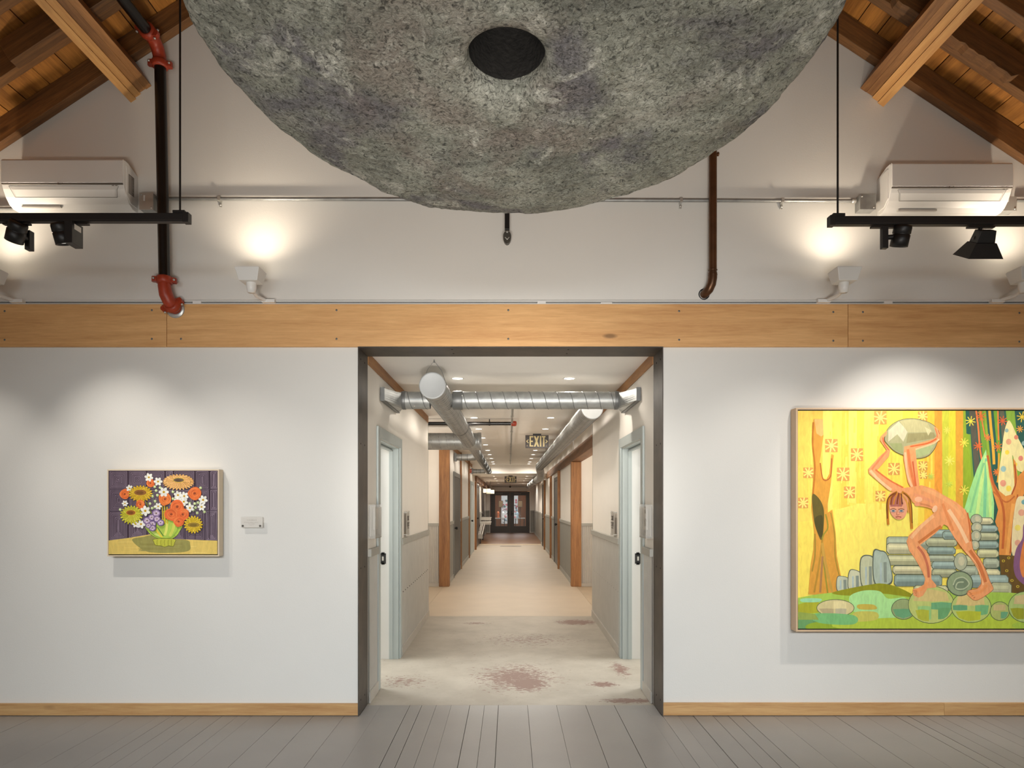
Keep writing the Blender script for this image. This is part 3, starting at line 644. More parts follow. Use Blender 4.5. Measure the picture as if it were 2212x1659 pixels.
MB().lathe([(.104, 16.8), (.107, 16.82), (.107, 16.9), (.104, 16.92)], (.74, 0, ZD), 36, axis='y').build('joint_band', GALVD, t)
# transverse duct with flared boots, joined to the left duct
Y1 = 6.07; r1 = .077
t = LD
MB().tube([(-.96, Y1, ZD), (-.71, Y1, ZD)], r1, 30, caps=False).tube([(-.50, Y1, ZD), (.97, Y1, ZD)], r1, 30, caps=False).build('duct_pipe', GALV, t)
hp = helix((-.46, Y1, ZD), 1.42, 'x', r1, .118); MB().tube(hp, .0036, 6).build('spiral_seam', GALVD, t)
hp = helix((-.95, Y1, ZD), .24, 'x', r1, .118); MB().tube(hp, .0036, 6).build('spiral_seam', GALVD, t)
MB().lathe([(r1+.004, -.51), (r1+.007, -.50), (r1+.007, -.43), (r1+.003, -.42)], (0, Y1, ZD), 30, axis='x').build('saddle_collar', GALVD, t)
for s_ in (-1, 1):
    X = XL if s_ < 0 else XR; n = 24; vs = []; xo = X-s_*.004; xi = s_*.955
    ry0, ry1, rz0, rz1 = 5.66, 6.44, 2.375, 2.475
    for k in range(n):
        a_ = 2*PI*k/n+PI/4; c_, q_ = math.cos(a_), math.sin(a_); m_ = max(abs(c_), abs(q_))
        vs.append((xo, (ry0+ry1)/2+c_/m_*(ry1-ry0)/2, (rz0+rz1)/2+q_/m_*(rz1-rz0)/2))
    v2 = [(xo-s_*.03, p[1], p[2]) for p in vs]
    v3 = [(xi, Y1+r1*math.cos(2*PI*k/n+PI/4), ZD+r1*math.sin(2*PI*k/n+PI/4)) for k in range(n)]
    fs = [(k, (k+1) % n, (k+1) % n+n, k+n) for k in range(n)]+[(k+n, (k+1) % n+n, (k+1) % n+2*n, k+2*n) for k in range(n)]
    bt = MB().add(vs+v2+v3, fs, 0, False).build('wall_boot', GALV, t)
    fr = MB().box(xo, xo-s_*.034, ry0-.006, ry0, rz0-.006, rz1+.006).box(xo, xo-s_*.034, ry1, ry1+.006, rz0-.006, rz1+.006).box(xo, xo-s_*.034, ry0, ry1, rz1, rz1+.006).box(xo, xo-s_*.034, ry0, ry1, rz0-.006, rz0)
    fr.build('boot_flange', GALVD, bt)
    MB().lathe([(r1+.002, 0), (r1+.005, s_*.005), (r1+.005, s_*.03), (r1+.002, s_*.035)], (s_*.925, Y1, ZD), 30, axis='x').build('collar', GALVD, t)
for x_, z_ in ((-.76, .03), (-.42, .03), (-.84, -.06)): MB().lathe([(0, -.012), (.006, -.012), (.008, 0)], (x_, Y1-r1+.002, ZD+z_), 8, axis='y').build('screw', CHROME, t)
# large branch duct
t = LD
MB().tube([(-3.38, 10.1, ZD), (-.46, 10.1, ZD)], .125, 36, caps=False).build('duct_pipe', GALV, t)
MB().tube(helix((-3.3, 10.1, ZD), 2.7, 'x', .125, .11), .003, 5).build('spiral_seam', GALVD, t)
MB().lathe([(0, -.43), (.12, -.43), (.131, -.428), (.132, -.47), (.127, -.49)], (0, 10.1, ZD), 36, axis='x').build('end_cap', GALV, t)
for y, lab, z_, r_ in ((13.68, 'small galvanised branch duct from the left wall to the spiral duct, nearer one', 2.44, .066), (19.65, 'small galvanised branch duct from the left wall to the spiral duct, farther one', 2.44, .064)):
    t = LD
    MB().tube([(-1.08, y, z_), (-.69 if y < 15 else -.71, y, z_)], r_, 24).build('branch_pipe', GALV, t)
    MB().box(-1.115, -1.07, y-.085, y+.085, z_-.08, z_+.08).build('wall_box', GALVD, t, bevel=.003)
    for k in (.1, .22): MB().lathe([(r_, 0), (r_+.004, .006), (r_, .012)], (-1.08+k, y, z_), 24, axis='x').build('joint_band', GALVD, t)
t = thing('fire_bell', 'small red fire alarm fitting high on the left hallway wall near the far branch duct', 'alarm', (-1.12, 19.1, 2.42))
MB().lathe([(0, .05), (.05, .045), (.06, .02), (.06, 0)], (-1.127, 19.1, 2.42), 20, axis='x').build('bell', RED, t)
# conduit along the hall ceiling
t = thing('ceiling_conduit', 'thin grey conduit running down the middle of the hallway ceiling', 'pipe', (.02, 7.3, 2.6))
MB().tube([(.03, 7.3, 2.61), (.005, 19.0, 2.61)], .013, 12).build('conduit_pipe', GALV, t)
for y in (8.6, 10.4, 12.6, 15., 17.5):
    xx = .03-(y-7.3)*.0021; MB().lathe([(.015, y-.02), (.021, y-.01), (.021, y+.01), (.015, y+.02)], (xx, 0, 2.61), 14, axis='y').build('coupling', CHROME, t)
    MB().tube([(xx, y, 2.625), (xx, y, ZC)], .004, 6).build('hanger', GALVD, t)
t = thing('sprinkler_pipe', 'black sprinkler pipe crossing left half of the hallway ceiling with a red end fitting', 'pipe', (-.6, 9.26, 2.6))
MB().tube([(-3.38, 9.26, 2.6), (.01, 9.26, 2.6)], .024, 20).build('pipe', BLACKP, t)
MB().lathe([(0, .005), (.03, .005), (.036, .02), (.036, .06), (.028, .075), (0, .08)], (.01, 9.26, 2.6), 20, axis='x').build('end_fitting', RED, t)
for xx in (-.85, -.28): MB().tube([(xx, 9.26, 2.62), (xx, 9.26, ZC)], .006, 8).lathe([(.026, xx-.012), (.029, xx), (.026, xx+.012)], (0, 9.26, 2.6), 20, axis='x').build('hanger', BLACKP, t)
# exit signs
SIGNB = mat('sign_black', (58, 48, 42), .4); GLOW = mat('luminous_cream', (226, 210, 158), .6)
def exit_sign(lab, xc, Y, ztop, W):
    s = W/(1885-318); T = thing('exit_sign', lab, 'sign', (xc, Y, ztop), 'hanging exit signs')
    def U(a_): return xc+(a_-1101)*s
    def V(b_): return ztop-(b_-195)*s
    MB().box(U(318), U(1885), Y, Y+.012, V(1160), V(290)).build('sign_plate', SIGNB, T, bevel=.001)
    MB().box(U(825), U(1385), Y-.004, Y+.016, V(292), V(190)).build('mounting_bracket', BLACK, T)
    def P(polys, nm):
        m_ = MB()
        for p in polys: m_.prism([(U(a_), V(b_)) for a_, b_ in p], 'y', Y-.0012, Y-.0001)
        return m_.build(nm, GLOW, T)
    P([[(598, 350), (852, 350), (852, 440), (695, 440), (695, 655), (825, 655), (825, 760), (695, 760), (695, 975), (852, 975), (852, 1055), (598, 1055)]], 'letter')
    P([[(892, 350), (1000, 350), (1070, 530), (1140, 350), (1245, 350), (1130, 700), (1240, 1065), (1140, 1065), (1070, 880), (1000, 1065), (890, 1065), (1012, 700)]], 'letter')
    P([[(1298, 350), (1390, 350), (1390, 1065), (1298, 1065)]], 'letter')
    P([[(1435, 350), (1675, 350), (1675, 440), (1608, 440), (1608, 1065), (1510, 1065), (1510, 440), (1435, 440)]], 'letter')
    P([[(365, 700), (490, 585), (545, 595), (450, 700), (545, 805), (525, 835), (480, 820)]], 'arrow')
    P([[(1840, 710), (1720, 595), (1670, 600), (1755, 710), (1660, 810), (1680, 835), (1725, 825)]], 'arrow')
    for a_, b_, r_ in ((440, 1000, 50), (1745, 1015, 55)):
        MB().lathe([(0, Y-.001), (r_*s, Y-.001), (r_*s, Y)], (U(a_), 0, V(b_)), 12, axis='y').build('round_emblem', mat('grey_emblem', (150, 138, 126), .5), T)
exit_sign('larger black and cream EXIT sign with two arrows hanging from the hallway ceiling, nearer one', .44, 11.2, ZC-.001, .38)
exit_sign('smaller-looking black and cream EXIT sign with two arrows beyond the soffit, farther one', .012, 21.7, ZC2-.001, .38)
# small camera above the doors
t = thing('security_camera', 'small dark dome camera hanging above the far double doors', 'camera', (-.02, 32.5, ZC2))
MB().tube([(0, 32.5, ZC2), (0, 32.5, 2.32)], .008, 8).build('stem', BLACK, t); MB().lathe([(0, -.07), (.035, -.06), (.05, -.03), (.05, 0), (0, 0)], (0, 32.5, 2.33), 20).build('dome', BLACK, t)
MB().tube([(-.9, 33.9, 2.34), (.8, 33.9, 2.34)], .01, 8).build('x', GALVD).name = 'conduit_strip'; tag(bpy.data.objects['conduit_strip'], 'thin conduit above the far double doors', 'pipe')
# floor grille
t = thing('floor_grille', 'long grey floor vent grille just before the brown wood floor', 'vent', (.02, 23.5, RZ))
x0, x1 = px(1080, 23.5), px(1126, 23.5)
MB().box(x0, x1, 23.36, 23.40, RZ, RZ+.006).box(x0, x1, 23.6, 23.64, RZ, RZ+.006).box(x0, x0+.04, 23.4, 23.6, RZ, RZ+.006).box(x1-.04, x1, 23.4, 23.6, RZ, RZ+.006).build('frame', mat('grille_metal', (150, 140, 126), .4, .5), t)
x = x0+.06
while x < x1-.05: MB().box(x, x+.012, 23.4, 23.6, RZ, RZ+.005).build('bar', GALVD, t); x += .03
# lantern
t = thing('hanging_lantern', 'glowing cream two-drum lantern with dark bands near the far double doors', 'lamp', (-.87, 27.5, ZC2))
SH = mat('lantern_shade', (250, 232, 190), .6, emit=(1, .86, .6), es=1.15)
for xc, y_, z0, z1, wd in ((-.93, 27.3, 1.93, 2.10, .30), (-.80, 27.6, 1.90, 2.06, .32)):
    sh = MB().lathe([(wd/2, z0), (wd/2, z1)], (xc, y_, 0), 8, smooth=False).build('shade', SH, t)
    for z_ in (z0, z1): MB().lathe([(wd/2-.01, z_-.008), (wd/2+.008, z_-.008), (wd/2+.008, z_+.008), (wd/2-.01, z_+.008)], (xc, y_, 0), 8, smooth=False).build('band', DBROWN, sh)
    MB().tube([(xc, y_, z0+.05), (xc, y_, ZC2)], .008, 8).build('stem', DBROWN, t)
    for k in range(0, 8, 2):
        a_ = 2*PI*k/8; MB().tube([(xc+wd/2*math.cos(a_), y_+wd/2*math.sin(a_), z0), (xc+wd/2*math.cos(a_), y_+wd/2*math.sin(a_), z1)], .006, 6).build('rib', DBROWN, sh)
# rail by the dark doors
t = thing('stair_railing', 'pale painted railing with level caps and a sloping rail, left of the double doors', 'railing', (-1.05, 27, RZ))
MB().box(-1.185, px(1061.5, 28.3), 27.5, 28.9, .90, .935).box(-1.185, px(1061.5, 28.3)+.01, 27.5, 27.54, .83, .90).build('upper_cap', PALEW, t)
MB().box(-1.185, px(1062, 27.5), 26.4, 27.5, .76, .79).box(-1.185, px(1062, 27.5)+.005, 26.35, 26.4, .69, .76).build('lower_cap', PALEW, t)
m_ = MB()
for dx in (0, .055, .125): m_.prism([(23.95, .42), (23.95, .36), (26.35, .68), (26.35, .74)], 'x', -1.13+dx, -1.095+dx)
m_.build('sloping_rail', PALEW, t); MB().box(-1.135, -.96, 23.9, 23.96, .28, .43).build('end_block', PALEW, t)
MB().box(-1.13, -1.07, 27.45, 27.5, RZ, .76).box(-1.1, -1.06, 24.8, 24.85, RZ, .46).build('railing_post', DBROWN, t)
# acrylic sign plates on the side walls
def glyph_rows(mb, X, s_, y0, y1, z0, z1, n, rnd):
    w_ = (y1-y0)/n
    for i in range(n):
        a_ = y0+i*w_; h = z1-z0
        mb.box(X, X-s_*.0006, a_+w_*.1, a_+w_*.3, z0, z1)
        if rnd.random() > .3: mb.box(X, X-s_*.0006, a_+w_*.3, a_+w_*.85, z1-h*.2, z1)
        if rnd.random() > .4: mb.box(X, X-s_*.0006, a_+w_*.3, a_+w_*.85, z0, z0+h*.2)
        if rnd.random() > .5: mb.box(X, X-s_*.0006, a_+w_*.65, a_+w_*.85, z0, z1)
for s_, X, lab in ((-1, XL, 'clear acrylic room sign on standoffs beside the left doorway'), (1, XR, 'clear acrylic room sign on standoffs beside the right doorway')):
    y0, y1, z0, z1 = 6.90, 7.28, 1.215, 1.42; Xp = X-s_*.028
    y0, y1 = (6.92, 7.12) if s_ < 0 else (6.92, 7.16)
    t = thing('acrylic_sign', lab, 'sign', (X, 7.0, z0), 'acrylic room signs')
    MB().box(Xp, Xp-s_*.004, y0, y1, z0-.03, z1+.02).build('acrylic_plate', ACRYL, t)
    MB().box(Xp+s_*.002, Xp+s_*.0025, y0+.012, y1-.012, z0-.02, z1+.01).build('insert_card', mat('grey_insert', (196, 186, 172), .7), t)
    rnd = random.Random(5); g = MB(); glyph_rows(g, Xp-s_*.0045, s_, y0+.05, y1-.05, 1.345, 1.39, 4, rnd); glyph_rows(g, Xp-s_*.0045, s_, y0+.03, y1-.02, 1.28, 1.325, 6, rnd); g.box(Xp-s_*.0045, Xp-s_*.005, y0+.06, y1-.06, 1.262, 1.27)
    g.build('printing', INKD, t)
    for yy in (y0+.015, y1-.015):
        for zz in (z0-.015, z1+.005): MB().tube([(X-s_*.0005, yy, zz), (Xp-s_*.008, yy, zz)], .006, 12).build('standoff', CHROME, t)
# acrylic leaflet holders next to the steel jambs
for s_, X, lab in ((-1, XL, 'clear acrylic leaflet holder with white sheets on the left wall by the steel jamb'), (1, XR, 'clear acrylic leaflet holder with printed leaflets on the right wall by the steel jamb')):
    y0, y1, z0, z1 = 5.19, 5.44, 1.255, 1.51; D = .055
    t = thing('leaflet_holder', lab, 'holder', (X, 5.3, z0), 'acrylic leaflet holders')
    q = MB()
    q.box(X-s_*.001, X-s_*.003, y0, y1, z0, z1).box(X-s_*(D-.002), X-s_*D, y0, y1, z0, z1-.02).box(X-s_*.001, X-s_*D, y0, y0+.002, z0, z1).box(X-s_*.001, X-s_*D, y1-.002, y1, z0, z1)
    q.build('acrylic_shell', ACRYL, t)
    MB().box(X-s_*.001, X-s_*D, y0, y1, z0-.004, z0).build('shell_base', mat('acrylic_edge', (196, 190, 182), .2, alpha=.8), t)
    MB().box(X-s_*.008, X-s_*.014, y0+.03, y1-.05, z0+.01, z1-.01).build('leaflet', PAPER, t)
    l2 = MB().box(X-s_*.02, X-s_*.03, y0+.09, y1-.02, z0+.06, z1-.03).build('leaflet', PAPER, t)
    if s_ > 0:
        g = MB()
        for zz, h_, a_ in ((1.44, .03, .12), (1.38, .02, .1), (1.34, .045, .11), (1.29, .015, .12)): g.box(X-s_*.0302, X-s_*.0306, y0+a_, y0+a_+.05, zz, zz+h_)
        g.build('printing', INK, l2)

# ================================================================== GALLERY FITTINGS
# ---- hanging sculpture: tilted disc of grey pulp with a deep round hole
def sculpture():
    c = Vector((.012, 2.4, 3.210)); R, h = 1.117, .181; th = math.radians(9.46)
    t = thing('hanging_sculpture', 'huge round grey rock-textured disc with a dark hole, hanging overhead', 'sculpture', c)
    # profile in local frame, +z' towards the top; bottom pole holds the bore
    prof = []; rh = .136
    for z in (-.108, -.118, -.128): prof.append((rh, z))
    zb = lambda r: -h*math.sqrt(max(0, 1-(r/R)**2))
    prof += [(rh+.001, -.140), (rh+.005, -.152), (rh+.014, -.165), (rh+.032, -.173)]
    for i in range(1, 150):
        r = rh+.05+(R-rh-.05)*math.sin(i/150*PI/2); prof.append((r, zb(r)))
    for i in range(0, 40):
        a_ = i/39*PI/2; prof.append((R*math.cos(a_)**.9, .42*math.sin(a_)**.9))
    n = 420; vs = []; fs = []
    Rm = Matrix.Rotation(-th, 3, 'X')
    for (r, z) in prof:
        for k in range(n):
            a_ = 2*PI*k/n; p = Vector((r*math.cos(a_)-.03*(1-min(1, r/R)), r*math.sin(a_), z))
            nn = p.normalized()
            amp = .012 if r > rh+.03 else .006
            d = noise.noise(p*3.1)*amp*1.2+noise.noise(p*9+Vector((5, 0, 0)))*amp*.6+noise.noise(p*28)*amp*.36+noise.noise(p*62)*amp*.2
            if r > .01: p = p+Vector((nn.x*d, nn.y*d, -d if z < .05 else d)) if r < R*.97 else p+nn*d*1.3
            vs.append(c+Rm @ p)
    for i in range(len(prof)-1):
        for k in range(n): fs.append((i*n+k, i*n+(k+1) % n, (i+1)*n+(k+1) % n, (i+1)*n+k))
    MB().add(vs, fs, 0, True).build('pulp_disc', SCULPT, t)
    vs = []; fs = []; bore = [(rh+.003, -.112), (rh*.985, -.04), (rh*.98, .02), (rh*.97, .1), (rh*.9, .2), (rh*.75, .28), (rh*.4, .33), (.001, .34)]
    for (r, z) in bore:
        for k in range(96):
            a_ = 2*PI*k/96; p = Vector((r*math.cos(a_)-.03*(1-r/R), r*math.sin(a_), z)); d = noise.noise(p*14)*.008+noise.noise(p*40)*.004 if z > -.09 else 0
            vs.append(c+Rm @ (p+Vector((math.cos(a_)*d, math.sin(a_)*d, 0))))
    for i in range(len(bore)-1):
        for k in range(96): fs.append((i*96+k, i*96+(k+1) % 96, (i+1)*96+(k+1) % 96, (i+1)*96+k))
    MB().add(vs, fs, 0, True).build('hole_shade', mat('hole_shade_pulp', (34, 32, 30), .9, var=.3, vs=30, bump=.6, bs=50), t)  # near-black colour puts the shade inside the hole into the material
    for a_ in (PI/2, PI/2+2*PI/3, PI/2+4*PI/3):
        p = c+Rm @ Vector((.6*math.cos(a_), .6*math.sin(a_), .34)); MB().tube([p, (p.x, p.y, rz_(p.x)+.19)], .004, 8).build('suspension_cable', BLACK, t)
sculpture()

# ---- air conditioners
def air_conditioner(lab, x0, x1, zt, lefty):
    t = thing('air_conditioner', lab, 'air conditioner', ((x0+x1)/2, YW, zt-.3), 'white wall air conditioners')
    zb_ = zt-.30
    pr = [(YW, zb_), (4.825, zb_+.001), (4.782, zb_+.02), (4.748, zb_+.055), (4.722, zb_+.10), (4.712, zb_+.128), (4.712, zt-.01), (4.722, zt), (4.775, zt), (YW, zt-.035)]
    MB().prism(pr, 'x', x0, x1).build('body', WHITEP, t, bevel=.004)
    MB().prism([(4.714, zb_+.135), (4.700, zb_+.135), (4.700, zt-.012), (4.712, zt+.002), (4.716, zt+.002)], 'x', x0+.003, x1-.003).build('front_panel', WHITEP, t, bevel=.002)
    MB().prism([(4.716, zb_+.124), (4.705, zb_+.127), (4.703, zb_+.1335), (4.716, zb_+.1335)], 'x', x0+.004, x1-.004).build('air_slot', mat('slot_grey', (96, 88, 80), .5), t)
    # flap: a curved door with a thin dark outline
    pf = [(4.7175, zb_+.116), (4.7215, zb_+.094), (4.746, zb_+.052)]
    fx0, fx1 = x0+.06, x1-.05
    ln = MB()
    def P(x, p, o): return (x, p[0]-o, p[1])
    MB().add([P(fx0-(.012 if i == 0 else 0)+.012*i, p, .004) for i, p in enumerate(pf)]+[P(fx1+(.012 if i == 0 else 0)-.012*i, p, .004) for i, p in enumerate(pf)], [(0, 1, 4, 3), (1, 2, 5, 4)]).build('air_flap', WHITEP, t)
    dk = mat('panel_gap', (120, 112, 102), .6)
    for x_ in (fx0, fx1):
        s_ = 1 if x_ == fx0 else -1
        ln.tube([P(x_-.012*s_+.012*i*s_, p, .0035) for i, p in enumerate(pf)], .0012, 5)
    ln.tube([P(fx0+.012, pf[2], .0035), P(fx1-.012, pf[2], .0035)], .0018, 5)
    ln.build('flap_gap', dk, t)
    MB().box(x0+.09, x0+.36, 4.78, 4.80, zb_+.0, zb_+.012).build('bottom_recess', mat('recess_plastic', (206, 202, 194), .4), t)
    xl = (px(124, 4.7), px(2049, 4.7))[0 if lefty else 1]; zl = pz(397 if lefty else 405, 4.7)
    lg = MB().lathe([(0, 4.6985), (.008, 4.6985), (.008, 4.6995)], (xl+.006, 0, zl), 20, axis='y'); text_mb('LG', .019, Vector((xl+.028, 4.6993, zl)), ROT_FRONT, lg)
    lg.build('maker_emblem', mat('emblem_grey', (110, 100, 92), .5), t)
    MB().box(x1-.075, x1-.06, 4.6985, 4.6997, zl-.014, zl-.01).box(x1-.052, x1-.037, 4.6985, 4.6997, zl-.014, zl-.01).build('display_print', MATS['emblem_grey'], t)
    # louvred end covers
    xs_, s_ = (x1, 1) if lefty else (x0, -1)
    MB().prism([(4.74, zb_+.07), (4.74, zt-.03), (4.80, zt-.03), (4.87, zt-.06), (4.87, zb_+.03), (4.79, zb_+.03)], 'x', xs_, xs_+s_*.006).build('end_cover', WHITEP, t)
    if lefty:
        lbm = MB()
        lb = MB().box(xs_+.0061, xs_+.0068, 4.76, 4.83, zb_+.09, zt-.075).build('rating_label', mat('label_grey', (128, 122, 116), .6), t)
        g = MB()
        for i in range(14):
            z_ = zb_+.097+i*.0088; g.box(xs_+.0069, xs_+.0073, 4.765, 4.765+random.uniform(.03, .06), z_, z_+.0035)
        g.build('label_print', mat('label_light', (190, 184, 176), .6), lb)
air_conditioner('white split air conditioner high on the left wall beside the black pipe', px(3, 4.71), px(267, 4.71), pz(344, 4.71), True)
air_conditioner('white split air conditioner high on the right wall above the black track', px(1925, 4.71), px(2187, 4.71), pz(352, 4.71), False)
# ---- junction boxes and conduit
def jbox(lab, x0, x1, z0, z1, label_plate=False):
    t = thing('junction_box', lab, 'box', ((x0+x1)/2, YW, z0), 'metal junction boxes')
    MB().box(x0, x1, YW-.075, YW-.0005, z0, z1).build('box', GALV, t, bevel=.002)
    MB().box(x0-.002, x1+.002, YW-.079, YW-.0755, z0-.002, z1+.002).build('cover', CHROME if label_plate else GALV, t, bevel=.001)
    for a_, b_ in ((x0+.012, z1-.012), (x1-.012, z0+.012)): MB().lathe([(0, YW-.083), (.006, YW-.083), (.007, YW-.079)], (a_, 0, b_), 10, axis='y').build('screw', CHROME, t)
    if label_plate: MB().box(x0+.028, x0+.04, YW-.081, YW-.0792, z0+.06, z0+.1).build('toggle', WHITEP, t)
    return t
jbox('metal junction box between the left air conditioner and the black pipe', px(302, 4.82), px(331, 4.82), pz(453, 4.82), pz(417, 4.82), True)
jbox('metal junction box left of the right air conditioner', px(1858, 4.82), px(1891, 4.82), pz(452, 4.82), pz(421, 4.82))
jbox('metal junction box mostly hidden behind the right end of the right air conditioner', px(2166, 4.82), px(2195, 4.82), pz(455, 4.82), pz(425, 4.82), True)
YC = YW-.028; zc0, zc1 = pz(429, YC), pz(434, YC)
t = thing('conduit', 'long horizontal silver conduit across the gable wall behind the sculpture', 'pipe', (0, YC, zc0))
MB().tube([(-2.515, YC, zc0), (2.466, YC, zc1)], .0125, 16).build('conduit_pipe', GALV, t)
for u in (474, 1471, 1690):
    x_ = px(u, YC); z_ = zc0+(zc1-zc0)*(u-331)/1527
    MB().box(x_-.01, x_+.01, YC-.015, YW-.0005, z_-.014, z_+.014).box(x_-.008, x_+.008, YW-.01, YW-.0005, z_-.05, z_-.01).lathe([(0, YW-.018), (.008, YW-.018), (.009, YW-.01)], (x_, 0, z_-.035), 10, axis='y').build('strap', CHROME, t)
MB().lathe([(.0125, 0), (.018, .004), (.018, .03), (.014, .034)], (-2.515, YC, zc0), 16, axis='x').build('connector', CHROME, t)
MB().lathe([(.0125, 0), (.018, -.004), (.018, -.03), (.014, -.034)], (2.466, YC, zc1), 16, axis='x').build('connector', CHROME, t)
t = thing('conduit', 'short horizontal silver conduit at the far left under the left air conditioner', 'pipe', (-4.1, YC, pz(451, YC)))
MB().tube([(-4.05, YC, pz(451, YC)), (px(52, YC), YC, pz(451, YC))], .0125, 16).build('conduit_pipe', GALV, t)
t = thing('conduit', 'short horizontal silver conduit at the far right beyond the junction box', 'pipe', (4.1, YC, pz(433, YC)))
MB().tube([(px(2195, YC), YC, pz(433, YC)), (4.05, YC, pz(433, YC))], .0125, 16).build('conduit_pipe', GALV, t)

# ---- black sprinkler riser with red couplings
def bolt_mb(p, axis, L_=.05):
    m_ = MB(); m_.lathe([(0, -L_/2), (.007, -L_/2), (.007, -L_/2+.008), (.0035, -L_/2+.008), (.0035, L_/2-.008), (.007, L_/2-.008), (.007, L_/2), (0, L_/2)], p, 8, axis=axis); return m_
def coupling(t, c, d, R, ears):
    """two-bolt clamp round direction d at c"""
    d = Vector(d).normalized(); q = d.to_track_quat('Z', 'Y').to_matrix().to_4x4(); M = Matrix.Translation(c) @ q
    m_ = MB(M); m_.lathe([(R, -.026), (R+.012, -.025), (R+.017, -.012), (R+.017, .012), (R+.012, .025), (R, .026)], n=28)
    o = None
    for a_ in ears:
        e = MB(M @ Matrix.Rotation(a_, 4, 'Z')); e.prism([(R+.008, -.024), (R+.038, -.018), (R+.044, 0), (R+.038, .018), (R+.008, .024)], 'z', -.017, .017); m_.add([v for v in []], []); m_.M = None; m_.add(e.v, e.f)
    o = m_.build('red_coupling', RED, t)
    for a_ in ears:
        M2 = M @ Matrix.Rotation(a_, 4, 'Z') @ Matrix.Translation((R+.027, 0, 0)); b = MB(M2); b.lathe([(0, -.034), (.008, -.034), (.008, -.024), (.004, -.024), (.004, .026), (.008, .026), (.008, .036), (0, .036)], n=8, axis='y'); b.build('clamp_bolt', CHROME, o)
t = thing('sprinkler_riser', 'thick black vertical pipe with red couplings on the left, turning into the wood band', 'pipe', (-2.44, 4.79, 2.9))
PR = .038; yb_ = 4.79
top = Vector((-2.455, yb_, 4.605)); bot = Vector((-2.425, yb_, 3.075))
MB().tube([bot, top], PR, 28).build('vertical_pipe', BLACKP, t)
elb = [(-2.456, yb_, 4.61), (-2.458, yb_-.004, 4.655), (-2.461, yb_-.03, 4.70), (-2.464, yb_-.07, 4.725), (-2.466, yb_-.13, 4.73)]
MB().tube(elb, .044, 24).build('upper_elbow', RED, t)
MB().tube([(-2.466, yb_-.12, 4.73), (-2.466, 2.0, 4.73)], PR, 28).build('horizontal_pipe', BLACKP, t)
coupling(t, (-2.4555, yb_, 4.60), (0, 0, 1), PR, (.2, PI+.2)); coupling(t, (-2.466, yb_-.15, 4.73), (0, 1, 0), PR, (.35, PI+.35))
elb = [(-2.425, yb_, 3.09), (-2.424, yb_-.002, 3.04), (-2.415, yb_+.0, 2.985), (-2.40, yb_+.012, 2.945), (-2.387, yb_+.045, 2.915), (-2.382, yb_+.078, 2.905)]
MB().tube(elb, [.042, .043, .045, .045, .043, .042], 24).build('lower_elbow', RED, t)
coupling(t, (-2.4255, yb_, 3.085), (0, 0, 1), PR, (.3, PI+.3)); coupling(t, (-2.389, yb_+.038, 2.92), (.1, 1, -.3), PR, (-.5, PI-.5))
MB().lathe([(.035, -.002), (.062, -.004), (.066, .001), (.066, .004)], (-2.386, 4.866, 2.905), 36, axis='y').build('escutcheon', CHROME, t)
# ---- copper pipe
t = thing('copper_pipe', 'brown copper pipe coming down behind the sculpture and bending into the wall on the right', 'pipe', (1.433, 4.83, 3.0)); yc_ = 4.822
MB().tube([(1.433, yc_, rz_(1.47)-.002), (1.431, yc_, 3.14)], .0275, 24).build('vertical_pipe', COPPER, t)
MB().tube([(1.431, yc_, 3.145), (1.430, yc_, 3.11), (1.424, yc_+.004, 3.07), (1.41, yc_+.016, 3.035), (1.395, yc_+.035, 3.02), (1.39, YW+.02, 3.018)], .031, 24).build('elbow', COPPER, t)
for z_ in (3.13, 3.165): MB().lathe([(.028, -.004), (.033, 0), (.028, .004)], (1.431, yc_, z_), 24).build('solder_ring', COPPER, t)
MB().tube([(1.445, yc_, 3.985), (1.475, yc_, 3.985)], .009, 10).lathe([(0, .04), (.014, .04), (.014, .03), (.009, .028)], (1.433, yc_, 3.985), 12, axis='x').build('side_stub', COPPER, t)
MB().lathe([(.032, YW-.001), (.04, YW-.002), (.04, YW)], (1.39, 0, 3.018), 24, axis='y').build('escutcheon', BLACK, t)
# ---- black bar with rounded tip
t = thing('hanging_bar', 'black flat bar with a rounded grey tip hanging below the sculpture', 'bar', (-.024, 4.80, 3.33)); yh_ = 4.80
xh = px(1095.5, yh_); MB().box(xh-.0165, xh+.0165, yh_-.016, yh_+.016, pz(497, yh_), 6.40).build('bar', BLACK, t, bevel=.002)
MB().prism([(xh+.028*math.cos(a_)*(1 if True else 0), pz(512, yh_)+(.036 if math.sin(a_) > 0 else .055)*math.sin(a_)) for a_ in [2*PI*i/24 for i in range(24)]], 'y', yh_-.02, yh_+.012).build('rounded_tip', mat('grey_cast_metal', (98, 96, 90), .4, .6, var=.2, vs=30), t, bevel=.006)
MB().lathe([(0, yh_-.024), (.007, yh_-.024), (.009, yh_-.018)], (xh, 0, pz(503, yh_)), 12, axis='y').build('pin', CHROME, t)
MB().tube([(xh-.014, yh_-.022, pz(515, yh_)), (xh, yh_-.025, pz(520, yh_)), (xh+.014, yh_-.022, pz(515, yh_))], .004, 8).build('shackle_rim', CHROME, t)

